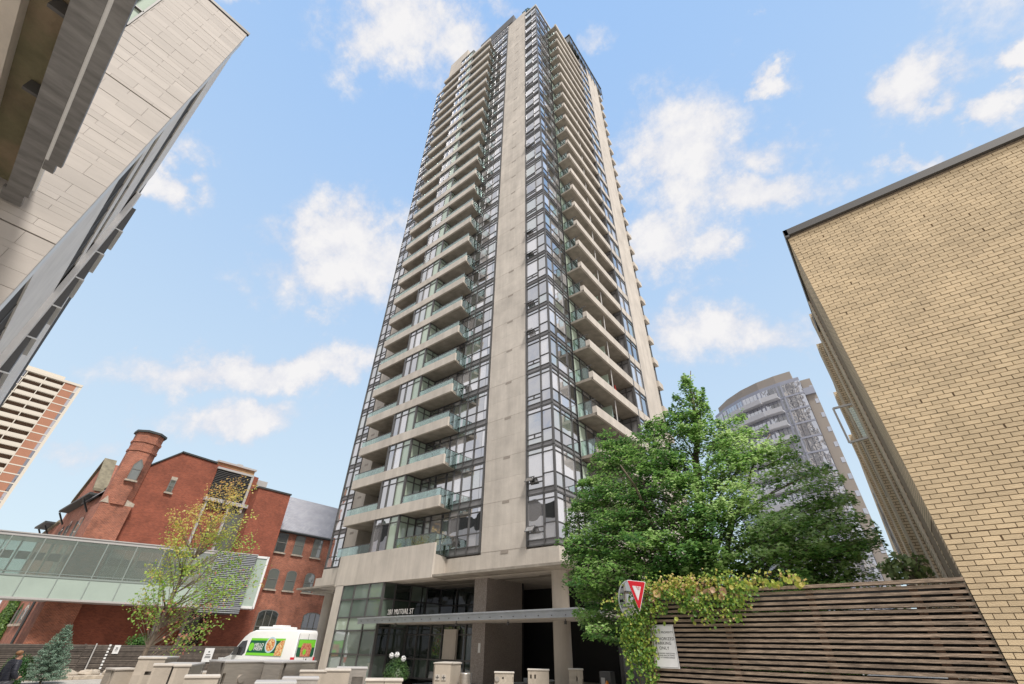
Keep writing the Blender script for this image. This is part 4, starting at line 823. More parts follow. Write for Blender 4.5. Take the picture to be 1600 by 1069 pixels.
# louvres, glazed bay and penthouse
b = MB(); b.box(XR+.02, XR+.10, 16.9, 20.6, 13.4, 17.4); build(b, 'louvre_backing', M['dark'], RB)
sl = MB(); sl.prism([(XR+.10, 16.9, 0), (XR+.28, 16.9, -.09), (XR+.28, 16.9, -.03), (XR+.10, 16.9, .06)], (0, 3.7, 0)); me_l = sl.mesh('louvre', M['frame'])
for i in range(22): link('louvre', me_l, RB, (0, 0, 13.5+i*.178))
b = MB(); b.box(XR, XR+.34, 16.8, 20.7, 17.4, 17.62); b.box(XR, XR+.3, 20.6, 20.85, 13.4, 17.6); b.box(XR, XR+.5, 16.7, 22.0, 13.95, 14.3)
for y in (16.9, 19.3, 21.55): b.box(XR, XR+.32, y, y+.2, -.3, 13.95)
b.box(XR, XR+.3, 16.9, 21.6, -.3, -.05); build(b, 'white_frame', M['pale'], RB)
fb = MB(); fb.box(XR+.12, XR+.16, 19.5, 21.55, 9.0, 13.95); w_ = build(fb, 'tall_window', M['old_glass'], RB)
fb = MB(); fb.box(XR+.12, XR+.16, 19.5, 21.55, -.1, 4.5); w_ = build(fb, 'glass_door', M['old_glass'], RB)
b = MB(); b.box(XR+.12, XR+.22, 20.4, 20.46, -.1, 4.5); b.box(XR+.12, XR+.22, 20.4, 20.46, 9.0, 13.9); build(b, 'mullion', M['win_frame'], RB)
b = MB(); b.box(-58, -64, 17.3, 21.6, 17.5, 18.75); build(b, 'penthouse', mat('tan_render', (.42, .27, .14), .8, var=.2, nscale=2, coords='World'), RB)
b = MB(); b.box(-57.8, -64.2, 17.2, 21.7, 18.75, 18.95); b.box(-56.5, -57.9, 20.9, 22.9, 16.6, 17.5); b.box(-58.5, -59.5, 19.6, 20.2, 18.95, 19.3); build(b, 'penthouse_trim', M['pale'], RB)
# side wall going away, gables and brackets
YS = 9.3
b = MB(); b.prism([(-58, YS, -.6), (-86, YS, -.6), (-86, YS, 12.2), (-77, YS, 12.8), (-75.8, YS, 15.2), (-70.2, YS, 18.9), (-66.9, YS, 15.2), (-66.5, YS, 13.6), (-58, YS, 13.6)], (0, 6, 0)); build(b, 'side_wall', M['rbrick_old'], RB)
b = MB()
for (x0, z0, x1, z1) in [(-76.0, 15.0, -70.1, 19.1), (-70.1, 19.1, -66.7, 15.0), (-86.5, 12.0, -77, 12.9)]: b.prism([(x0, YS-.25, z0), (x1, YS-.25, z1), (x1, YS-.25, z1+.28), (x0, YS-.25, z0+.28)], (0, 1.2, 0))
build(b, 'gable_coping', mat('mossy_stone', (.20, .175, .12), .9, var=.3, nscale=2, coords='World'), RB)
b = MB(); b.prism([(-66.8, YS-.5, 13.4), (-57.5, YS-.5, 13.4), (-58.5, YS+3.2, 17.6), (-67.2, YS+3.2, 17.6)], (0, .05, .15)); build(b, 'side_slate_roof', M['slate'], RB)
b = MB(); b.box(-75.5, -62.5, YS-.9, YS+.02, 13.75, 13.95); b.box(-84.5, -78.5, YS-1.2, YS+.02, 12.9, 13.1)
for x in (-64.5, -74.8, -80, -83.5): b.tube((x, YS-.85, 13.6 if x > -76 else 12.8), (x, YS, 12.4 if x > -76 else 11.6), .10, n=4)
build(b, 'eaves_bracket', M['ogutter'], RB)
def side_win(x0, x1, z0, z1, rise):
    f = MB(); xc = (x0+x1)/2; pts = [(x0, z0), (x1, z0), (x1, z1-rise)]+[(x1-(x1-x0)*i/6, z1-rise+rise*math.sin(math.pi*i/6)) for i in range(1, 6)]+[(x0, z1-rise)]
    f.prism([(x, YS-.03, z) for x, z in pts], (0, .02, 0)); fo = build(f, 'side_window', M['old_glass'], RB)
    s_ = MB(); s_.box(x0-.15, x1+.15, YS-.16, YS-.02, z0-.2, z0); build(s_, 'sill', M['stone'], fo)
    s_ = MB(); s_.box(x0-.06, x0, YS-.10, YS, z0, z1-rise); s_.box(x1, x1+.06, YS-.10, YS, z0, z1-rise); build(s_, 'window_frame', M['win_frame'], fo)
side_win(-66.2, -63.9, 6.6, 12.0, .3); side_win(-70.5, -69.0, 9.0, 12.2, .5); side_win(-73.5, -72.3, 9.0, 12.0, .5); side_win(-68.2, -66.3, 2.6, 4.3, .6); side_win(-71.4, -69.7, 2.6, 4.4, .6)
b = MB(); b.tube((-64.5, YS-.12, -.4), (-64.5, YS-.12, 6.4), .10, n=8); build(b, 'downpipe', M['ogutter'], RB)

# ------------------------------------------------------------------ glass footbridge
BR = thing('glass_footbridge', 'enclosed glass footbridge with a ribbed metal end crossing in front of the red brick wall', 'footbridge', (-52, 12, 4.1))
P0 = Vector((-49, 21.17, 0)); du = Vector((math.sin(R_(19.9)), math.cos(R_(19.9)), 0)); dn = Vector((du.y, -du.x, 0))
o_ = (P0.x, P0.y, 0); Lb = -27.5
M['bglass'] = frit_mat('bridge_glass', (.88, .93, .89), (.50, .58, .51), .14); M['frost'] = mat('frosted_glass', (.40, .48, .42), .25, spec=.8, var=.06, nscale=.5, coords='World'); M['mull'] = mat('pale_green_mullion', (.33, .38, .35), .4, .3)
b = MB(); b.ob(o_, du, dn, Lb, -3.2, -3.0, .06, 8.30, 8.52); b.ob(o_, du, dn, Lb, .1, -3.0, .12, 8.52, 8.60); b.ob(o_, du, dn, Lb, 0, -3.0, .10, 3.98, 4.12); build(b, 'edge_beam', M['pale'], BR)
b = MB(); b.ob(o_, du, dn, Lb, -3.2, -2.9, -.05, 4.12, 4.2); build(b, 'floor_deck', M['conc'], BR)
b = MB(); b.ob(o_, du, dn, Lb, -3.2, -2.95, -2.93, 4.2, 8.3); build(b, 'far_glazing', M['bglass'], BR)
us = [Lb+i*2.06 for i in range(13)]
us = [-3.35-2.08*i for i in range(12)][::-1]
b = MB()
for x in us:
    b.ob(o_, du, dn, x-.035, x+.035, -.04, .05, 4.1, 8.3); b.ob(o_, du, dn, x-.05, x+.05, -2.99, -2.86, 4.1, 8.3)
    b.ob(o_, du, dn, x+.98, x+1.02, -2.99, -2.9, 5.6, 8.3)
b.ob(o_, du, dn, us[0], -3.3, -.03, .06, 5.52, 5.64); b.ob(o_, du, dn, us[0], -3.3, -.03, .04, 5.78, 5.82); b.ob(o_, du, dn, us[0], -3.3, -2.97, -2.9, 6.0, 6.1)
build(b, 'glazing_frame', M['mull'], BR)
gp = MB(); gp.ob((0, 0, 0), du, dn, .04, 2.04, 0, .02, 5.64, 8.3); me_g = gp.mesh('pane', M['bglass']); gp = MB(); gp.ob((0, 0, 0), du, dn, .04, 2.04, 0, .02, 4.12, 5.52); me_f = gp.mesh('frosted_panel', M['frost'])
for x in us[:-1]:
    p = (P0.x+du.x*x, P0.y+du.y*x, 0); link('pane', me_g, BR, p); link('frosted_panel', me_f, BR, p)
b = MB()
for x in us[:-1]:
    for j in range(2): b.ob(o_, du, dn, x+.12+j, x+.92+j, -2.9, -2.88, 6.95, 7.55)
build(b, 'window_film', M['post'], BR)
b = MB(); b.ob(o_, du, dn, us[0], -3.3, -2.9, -.06, 8.28, 8.31); build(b, 'ceiling_panel', M['frost'], BR)
rb_ = MB(); rb_.ob(o_, du, dn, -3.32, .02, .0, .16, 0, .075); me_r = rb_.mesh('metal_rib', M['steel_canopy']); b = MB(); b.ob(o_, du, dn, -3.3, 0, -3.0, .03, 3.6, 8.5); build(b, 'ribbed_end_box', M['frame'], BR)
for i in range(32): link('metal_rib', me_r, BR, (0, 0, 3.66+i*.152))
b = MB(); b.ob(o_, du, dn, .02, 1.05, -.5, -.42, 4.3, 8.35); build(b, 'end_glass', M['frost'], BR); b = MB(); b.ob(o_, du, dn, .02, 1.1, -.52, -.35, 8.35, 8.55); b.ob(o_, du, dn, 1.02, 1.2, -3, -.35, 4.1, 8.55); b.ob(o_, du, dn, .02, 1.1, -.52, -.35, 4.1, 4.3); b.ob(o_, du, dn, .1, 1.1, -8, -.53, 4.25, 8.35); build(b, 'end_frame', M['white'], BR)

# ------------------------------------------------------------------ board fence in front of it, signs, rocks
FL = thing('board_fence', 'low dark horizontal board fence along the foot of the red brick building', 'fence', (-45.1, 14, -.4))
for (y0, y1) in [(5.6, 10.15), (10.2, 10.66), (10.78, 11.5), (11.62, 16.0), (16.05, 20.5), (20.55, 25)]:
    q = MB(); q.box(-45.06, -45.0, y0, y1, 0, .066); me_ = q.mesh('board', M['wood_far'])
    for i in range(17): link('board', me_, FL, (random.uniform(-.006, .006), 0, -.38+i*.096+random.uniform(-.004, .004)))
b = MB(); b.box(-45.3, -45.25, 5.6, 25, -.4, 1.2); build(b, 'dark_backing', M['dark'], FL)
for y in (10.18, 11.56, 16.02, 20.52): b = MB(); b.box(-45.2, -45.07, y-.05, y+.05, -.45, 1.27); build(b, 'post', M['wood_far'], FL)
b = MB(); b.tube((-44.9, 10.72, -.4), (-44.9, 10.72, 1.3), .045, n=8); tag(build(b, 'pale_pole', M['pale']), 'pale slender pole standing against the board fence', 'pole')
for i, y in enumerate((11.53,)):
    b = MB()
    for j in range(9): b.box(-44.96, -44.93, y-.06, y+.06, -.3+j*.18, -.19+j*.18)
    tag(build(b, 'marker_strip', M['white']), 'strip of short white plates climbing a fence post', 'marker')
def plain_sign(name, label, x, y, z0, z1, w, lines, post=None):
    s_ = thing(name, label, 'sign', (x, y, z0)); b = MB(); b.box(x, x+.015, y-w/2, y+w/2, z0, z1); build(b, 'sign_plate', M['sign_white'], s_); b = MB()
    for (a, c, zz, h) in lines: b.box(x+.015, x+.018, y+a*w, y+c*w, z0+(z1-z0)*zz, z0+(z1-z0)*zz+h)
    build(b, 'printed_lines', M['print'], s_)
    if post: b = MB(); b.tube((x-.03, y, -.45), (x-.03, y, z1), .03, n=6); build(b, 'post', M['frame'], s_)
plain_sign('fence_notice', 'small white notice fixed high on the board fence', -44.95, 11.98, .72, 1.22, .36, [(-.2, .2, .6, .06), (-.25, .25, .45, .03), (-.2, .2, .3, .03)])
plain_sign('white_notice', 'larger white notice in front of the van, at the end of the board fence', -40.5, 16.35, .35, 1.15, .62, [(-.08, .08, .68, .07), (-.25, .25, .5, .04), (-.3, .3, .38, .04), (-.3, .3, .28, .04)], post=True)
for i, (y, s_, lb) in enumerate([(7.2, .42, 'flat pale boulder at the foot of the blue spruce'), (9.3, .5, 'long pale boulder beside the spruce on the gravel'), (10.4, .42, 'rounded pinkish boulder, middle one of the group on the gravel'), (11.4, .36, 'grey boulder nearest the stone blocks on the gravel bed')]):
    b = MB(); pts = []; fs = []; n1, n2 = 7, 10
    for a in range(n1+1):
        for c in range(n2):
            th = math.pi*a/n1; ph = 2*math.pi*c/n2; r = 1+.22*math.sin(3*ph+i)+.15*math.cos(2*th+i*2)+random.uniform(-.08, .08); pts.append((-42.3+s_*.9*r*math.sin(th)*math.cos(ph), y+s_*1.2*r*math.sin(th)*math.sin(ph), -.3+s_*.62*r*math.cos(th)))
    for a in range(n1):
        for c in range(n2): fs.append((a*n2+c, (a+1)*n2+c, (a+1)*n2+(c+1) % n2, a*n2+(c+1) % n2))
    b.raw(pts, fs); tag(build(b, 'boulder', M['stone']), lb, 'boulder', group='boulders on the gravel bed')

# ------------------------------------------------------------------ delivery van
V_ = thing('delivery_van', 'white high roofed delivery van with green food advertising on its side and rear doors', 'van', (-34.1, 17.35, -.45), rz=math.atan2(-.34, -.94))
prof = [(2.95, .42), (2.98, .75), (2.90, 1.05), (2.1, 1.30), (1.35, 2.30), (1.05, 2.52), (.6, 2.66), (-2.85, 2.70), (-2.95, 2.55), (-2.98, 1.2), (-2.98, .42), (-2.3, .38), (2.4, .38)]
b = MB(); n_ = len(prof); layers = [(-1.0, .0), (-.98, 0), (.98, 0), (1.0, 0)]
vs = []
for (yy, k_) in [(-.99, 1), (.99, 1)]:
    for (x, z) in prof: vs.append((x, yy*(1-.09*max(0, (z-1.25)/1.4)), z))
b.raw(vs, [list(range(n_))[::-1], list(range(n_, 2*n_))]+[(i, (i+1) % n_, (i+1) % n_+n_, i+n_) for i in range(n_)])
M['van_white'] = mat('van_paint', (.80, .80, .79), .22, spec=.6, var=.02)
def vpart(mb, name, m, parent=None):
    o = bpy.data.objects.new(name, mb.mesh(name, m)); COL.objects.link(o); o.parent = parent or V_; return o
body = vpart(b, 'body', M['van_white']); bevel(body, .10, 4); smooth(body)
def ylat(z, s=1, off=.0): return s*(.99*(1-.09*max(0, (z-1.25)/1.4))+off)
def side_poly(pts, name, m, off=.006, s=1, parent=None):
    b = MB(); v = [(x, ylat(z, s, off), z) for x, z in pts]; b.prism(v, (0, -s*.004, 0)); return vpart(b, name, m, parent)
M['tyre'] = mat('tyre_rubber', (.02, .02, .02), .8); M['vglass'] = glass_mat('van_glass', [(.5, (.02, .02, .02)), (.5, (.03, .03, .03))], .15)
side_poly([(2.0, 1.32), (1.05, 1.30), (.88, 1.45), (.98, 2.10), (1.38, 2.05)], 'cab_window', M['vglass'])
side_poly([(2.0, 1.32), (1.05, 1.30), (.88, 1.45), (.98, 2.10), (1.38, 2.05)], 'cab_window', M['vglass'], s=-1)
b = MB(); b.prism([(2.13, -.85, 1.33), (2.13, .85, 1.33), (1.42, .80, 2.25), (1.42, -.80, 2.25)], (.012, 0, .012)); vpart(b, 'windscreen', M['vglass'])
M['v_green'] = mat('print_bright_green', (.20, .62, .04), .4); M['v_dkgreen'] = mat('print_dark_green', (.01, .10, .05), .4); M['v_bowl'] = mat('print_bowl', (.45, .62, .68), .4)
M['v_food'] = mat('print_food', (.55, .13, .03), .5, col2=(.72, .60, .30), c2s=14, var=.5, nscale=26); M['v_skin'] = mat('print_salmon', (.62, .30, .17), .5, col2=(.40, .08, .05), c2s=9)
AD = side_poly([(.80, 1.32), (-2.05, 1.32), (-2.05, 2.22), (.68, 2.22)], 'advert_panel', M['v_green'], .008)
side_poly([(.77, 1.46), (-2.05, 1.46), (-2.05, 2.10), (.70, 2.10)], 'advert_field', M['v_dkgreen'], .011, parent=AD)
def disc(cx_, cz_, rx, rz_, name, m, off): side_poly([(cx_+rx*math.cos(i*math.pi/10), cz_+rz_*math.sin(i*math.pi/10)) for i in range(20)], name, m, off, parent=AD)
disc(.50, 1.76, .20, .22, 'leaf_roundel', M['v_green'], .014); disc(-.98, 1.88, .42, .42, 'bowl_print', M['v_bowl'], .014); disc(-.98, 1.88, .33, .33, 'food_print', M['v_food'], .017)
side_poly([(-1.45, 1.33), (-2.04, 1.33), (-2.04, 2.15), (-1.75, 2.10), (-1.5, 1.85)], 'food_print', M['v_food'], .015, parent=AD)
for s_, z in (('HELLO', 1.86), ('FRESH', 1.66)):
    c = bpy.data.curves.new('lettering', 'FONT'); c.body = s_; c.size = .25; c.offset = .004; c.extrude = .002; c.align_x = 'CENTER'; c.align_y = 'CENTER'; c.shear = .0
    tmp = bpy.data.objects.new('t', c); me = bpy.data.meshes.new_from_object(tmp); bpy.data.objects.remove(tmp); me.materials.clear(); me.materials.append(M['white'])
    o = bpy.data.objects.new('lettering', me); COL.objects.link(o); o.parent = AD; o.location = (-.08, ylat(z, 1, .016), z); o.rotation_euler = (R_(90), 0, R_(180))
# rear doors face -x
b = MB(); b.prism([(-2.985, -.72, 1.30), (-2.985, -.80, 1.42), (-2.975, -.78, 2.20), (-2.975, .78, 2.20), (-2.985, .80, 1.42), (-2.985, .72, 1.30)], (-.012, 0, 0)); RD = vpart(b, 'rear_window', M['v_dkgreen'])
b = MB(); b.prism([(-3.0, -.77, 1.78), (-2.995, -.77, 2.18), (-2.995, .77, 2.18), (-3.0, .77, 1.78)], (-.004, 0, 0)); vpart(b, 'green_print', M['v_green'], RD)
b = MB(); b.prism([(-3.006, -.45, 1.31), (-3.006, -.5, 1.75), (-3.006, -.35, 2.0), (-3.006, .4, 2.0), (-3.006, .5, 1.75), (-3.006, .45, 1.31)], (-.003, 0, 0)); vpart(b, 'food_bag_print', M['v_skin'], RD)
b = MB(); b.raw([(-3.012, .12+.15*math.cos(i*.628), 1.55+.15*math.sin(i*.628)) for i in range(10)], [list(range(10))]); vpart(b, 'roundel_print', M['v_green'], RD)
b = MB(); b.box(-3.0, -2.985, -.006, .006, .6, 2.5); b.box(-3.0, -2.98, .86, .87, .6, 2.5); b.box(-3.01, -2.98, -.25, -.17, 1.0, 1.2); vpart(b, 'door_gap', M['frame'])
for s in (1, -1):
    b = MB(); b.box(-3.0, -2.8, s*.86, s*1.0, 1.0, 1.28); vpart(b, 'tail_light', M['red_sign'])
    b = MB(); b.box(1.45, 1.62, s*1.02, s*1.22, 1.35, 1.75); b.box(1.5, 1.58, s*.95, s*1.05, 1.45, 1.52); vpart(b, 'wing_mirror', M['frame'])
    b = MB(); b.box(2.75, 2.96, s*.6, s*.95, .95, 1.15); vpart(b, 'headlight', M['white'])
    for x in (1.95, -1.75):
        b = MB(); b.tube((x, s*.78, .36), (x, s*1.0, .36), .36, n=24); w_ = vpart(b, 'wheel', M['tyre']); b = MB(); b.tube((x, s*.98, .36), (x, s*1.01, .36), .22, n=16); vpart(b, 'rim', M['steel_canopy'], w_)
b = MB(); b.box(-1.4, .7, -.62, .62, 2.68, 2.86); r_ = vpart(b, 'roof_unit', M['van_white']); bevel(r_, .06, 3)
b = MB(); b.box(-1.0, -.2, -.4, .4, 2.86, 2.95); r_ = vpart(b, 'roof_fan', M['van_white']); bevel(r_, .03, 2)
b = MB(); b.tube((-2.6, .1, 2.68), (-2.75, .1, 2.84), .03, n=6); vpart(b, 'roof_camera', M['frame'])

# ------------------------------------------------------------------ slotted stone and steel blocks in the foreground
def plate(mb, o, u, n, w, h, t, holes, m=0):
    """front plate with real rectangular openings"""
    xs = sorted({0, w, *[q for a in holes for q in (a[0], a[1])]}); zs = sorted({0, h, *[q for a in holes for q in (a[2], a[3])]})
    for i in range(len(xs)-1):
        for j in range(len(zs)-1):
            cx_, cz_ = (xs[i]+xs[i+1])/2, (zs[j]+zs[j+1])/2
            if any(a[0] < cx_ < a[1] and a[2] < cz_ < a[3] for a in holes): continue
            mb.ob(o, u, n, xs[i], xs[i+1], -t, 0, zs[j], zs[j+1], m)
def block(label, azL, azR, el, D, depth, turn, mats, holes=(), disc_=None, flat=False, grp='slotted blocks along the foreground'):
    pL = Vector((*az_pt(azL, D), 0)); pR = Vector((*az_pt(azR, D*(1+turn)), 0)); zt = EYE+D*math.tan(R_(el)); g = ground_z(pL.x, pL.y); u = (pR-pL); w = u.length; u.normalize(); n = Vector((u.y, -u.x, 0))
    if n.dot(pL) > 0: n = -n
    h = zt-g-.03; t = thing('stone_block' if mats != 'inox' else 'steel_block', label, 'bench block' if flat else 'sculptural block', (pL.x, pL.y, g), group=grp); mm = M[mats]; o = (pL.x, pL.y, g)
    fb = MB(); H_ = [(a*w, b_*w, c*h, d*h) for a, b_, c, d in holes]; plate(fb, o, u, n, w, h, .08, H_); build(fb, 'front_plate', mm, t)
    bb = MB(); bb.ob(o, u, n, 0, w, -depth, -.16, 0, h-.002); build(bb, 'body', mm, t)
    tp = MB(); tp.ob(o, u, n, -.02, w+.02, -depth-.02, .02, h, h+.035); bevel(build(tp, 'top_plate', M['pale'] if mats == 'inox' else M['conc'], t), .006, 1)
    if disc_:
        c = Vector(o)+u*disc_[0]*w+Vector((0, 0, disc_[1]*h)); db = MB(); db.tube(c-n*.002, c+n*.035, disc_[2], n=20); build(db, 'round_boss', M['inox'], t)
    return t
block('plain pale block, leftmost of the foreground row', -74.5, -73.0, -2.12, 14.5, .5, .01, 'blk')
block('tall pale block with slots beside the tree trunk', -73.2, -71.2, -1.32, 14.0, .9, .0, 'blk', [(.42, .75, .78, .83), (.30, .62, .0, .42), (.75, .95, .34, .45)])
block('grey side wing of the tall slotted block', -71.2, -70.3, -1.30, 14.05, .5, .05, 'inox', [(.15, .9, .74, .80)])
block('pale block with a round steel boss next to the tall one', -71.9, -70.5, -1.82, 12.6, .5, .0, 'blk', [(.0, .12, .3, .4)], (.62, .34, .06))
block('pale block with oval slots behind the round bossed one', -70.35, -69.1, -1.86, 12.6, .6, .0, 'blk', [(.12, .22, .60, .76), (.1, .25, .1, .3), (.55, .9, .0, .34)])
block('plain grey steel block turned aside next to oval slots', -69.1, -68.1, -1.86, 12.7, .6, .1, 'inox')
block('low wide pale bench top between steel blocks', -69.2, -66.5, -2.68, 11.5, .5, .0, 'blk', [(.10, .18, .2, .7), (.6, .7, .2, .7)], flat=True)
block('small block with two eye holes before the van', -67.6, -66.3, -1.72, 15.5, .4, .0, 'blk', [(.45, .55, .80, .86), (.68, .78, .80, .86)])
block('big dark brushed steel block with a boss under the van', -66.35, -63.05, -1.56, 12.5, .7, .03, 'inox', [(.02, .09, .72, .86)], (.50, .78, .07))
block('brushed steel block, lighter, beside the big dark one', -63.0, -61.45, -1.55, 12.6, .7, -.02, 'inox')
block('dark steel block with four slots under the van tail', -61.4, -60.2, -1.55, 12.9, .6, .06, 'inox', [(.1, .2, .7, .8), (.45, .55, .7, .8), (.7, .8, .7, .8)])
block('dark steel block with small boss by the tower column', -60.15, -58.4, -1.54, 13.2, .6, .02, 'inox', [(.9, 1.0, .5, .8)], (.2, .8, .05))
block('low steel bench with thin bright top, left one', -63.3, -59.8, -3.17, 9.5, .5, .0, 'inox', flat=True)
block('low steel bench with thin bright top, higher one', -61.0, -57.8, -2.85, 11.2, .5, .0, 'inox', [(.4, .6, .1, .8)], flat=True)
block('narrow steel block with thin top by the tower column', -59.6, -57.2, -2.28, 12.5, .3, .0, 'blk', [(.15, .85, .0, .8)], flat=True)
block('brown steel block with bright boss, before the lobby windows', -57.3, -54.9, -2.2, 12.5, .8, .0, 'blk', [], (.12, .66, .06))
block('open framed steel block behind the brown one', -56.2, -53.3, -2.02, 14.0, .6, .0, 'inox', [(.55, .92, .1, .86)])
block('low pale block before the flower planter', -53.2, -51.4, -2.97, 12.0, .5, .0, 'blk', flat=True)
block('low brown block to the right of the planter', -51.35, -49.6, -2.97, 12.0, .5, .0, 'blk', flat=True)
t_ = block('pale cabinet with two square crossed hatches before the entrance', -46.4, -44.75, -1.50, 17.0, .9, -.01, 'blk')
pL = Vector((*az_pt(-46.4, 17.0), 0)); pR = Vector((*az_pt(-44.75, 16.83), 0)); u = (pR-pL); w = u.length; u.normalize(); n = Vector((u.y, -u.x, 0)); n = -n if n.dot(pL) > 0 else n
for f_ in (.22, .62):
    b = MB(); b.ob(pL, u, n, f_*w-.07, f_*w+.07, .0, .02, .72, .86, 0); b.ob(pL, u, n, f_*w-.05, f_*w+.05, .02, .03, .78, .80, 1); b.ob(pL, u, n, f_*w-.01, f_*w+.01, .03, .032, .74, .84, 1); build(b, 'hatch', [M['conc'], M['frame']], t_)
block('grey panelled side of the hatch cabinet by the entrance', -44.7, -43.7, -1.55, 16.9, .6, .04, 'blk')
block('toothed pale block under the middle of the canopy', -40.1, -38.1, -2.22, 17.0, .35, .0, 'blk', [(.40, .48, .84, .90), (.28, .52, .0, .50), (.62, .72, .0, .50), (.94, 1.0, .55, .7), (.94, 1.0, .76, .9)], (.13, .85, .07))
block('pale block with two small round holes by the canopy column', -36.6, -34.4, -1.93, 16.8, .4, .0, 'blk', [(.10, .18, .80, .90), (.30, .38, .80, .90)])
block('narrow pale notched block, last one before the creeper', -32.3, -30.85, -1.82, 16.6, .4, .0, 'blk', [(.50, .60, .74, .86), (.45, .75, .0, .36), (.92, 1.0, .6, .8)])
# steel bin
p = az_pt(-43.2, 17.2); b = MB(); b.lathe((*p, 0), [(0, .0), (.16, .0), (.17, .86), (.17, .88), (.15, .9), (0, .9)], 24); tb_ = thing('steel_bin', 'small round brushed steel bin next to the hatch cabinet', 'bin', (*p, 0)); smooth(build(b, 'bin_body', M['inox'], tb_)); b = MB(); b.tube((p[0]-.2, p[1], 0), (p[0]-.2, p[1], .92), .012); b.tube((p[0]+.22, p[1]+.05, 0), (p[0]+.22, p[1]+.05, .92), .012); build(b, 'bin_frame', M['frame'], tb_)
# metal parking meter with an orange lamp in the dark entrance
p = az_pt(-28.6, 18); b = MB(); mt_ = thing('pay_machine', 'dark pay machine with an orange cap in the parking entrance', 'pay machine', (*p, 0)); b.box(p[0]-.2, p[0]+.2, p[1], p[1]+.3, 0, .98); build(b, 'machine_body', M['frame'], mt_); b = MB(); b.box(p[0]-.14, p[0]+.0, p[1]-.02, p[1]+.0, .62, .82); build(b, 'screen', M['pale'], mt_); b = MB(); b.lathe((p[0]+.1, p[1]-.08, .55), [(.08, 0), (.07, .1), (.02, .2), (0, .2)], 12); build(b, 'orange_cone', mat('orange_plastic', (.8, .25, .01), .4), mt_)
# planter with hydrangeas
pc = az_pt(-50.3, 24.5); pl_ = thing('flower_planter', 'round planter of trailing greenery and white hydrangeas before the lobby glass', 'planter', (*pc, 0)); b = MB(); b.lathe((*pc, 0), [(0, 0), (.25, 0), (.36, .55), (.33, .55), (0, .5)], 20); smooth(build(b, 'pot', M['conc'], pl_))
nn_ = 3000; d = rng.normal(size=(nn_, 3)); d /= np.linalg.norm(d, axis=1, keepdims=True); pts = np.array([pc[0], pc[1], .72])+d*rng.uniform(.3, 1, nn_)[:, None]*[.62, .6, .42]; pts[:, 2] -= np.maximum(0, np.hypot(pts[:, 0]-pc[0], pts[:, 1]-pc[1])-.3)*.7
v, tr, rr = leaves(pts, d+[0, 0, .6], rng.uniform(.05, .09, nn_), rng.random(nn_)); link('foliage', leaf_mesh('foliage', v, tr, rr, leaf_mat('planter_leaves', [(0, (.02, .06, .018)), (1, (.09, .17, .045))])), pl_, (0, 0, 0))
for (dx, dy, dz) in [(-.25, -.2, 1.18), (.18, -.25, 1.22), (.35, .0, 1.08)]:
    nn_ = 160; d = rng.normal(size=(nn_, 3)); d /= np.linalg.norm(d, axis=1, keepdims=True); v, tr, rr = leaves(np.array([pc[0]+dx, pc[1]+dy, dz])+d*.10, d+rng.normal(size=(nn_, 3))*.3, np.full(nn_, .045), rng.random(nn_)); link('white_flower', leaf_mesh('white_flower', v, tr, rr, M['white']), pl_, (0, 0, 0))

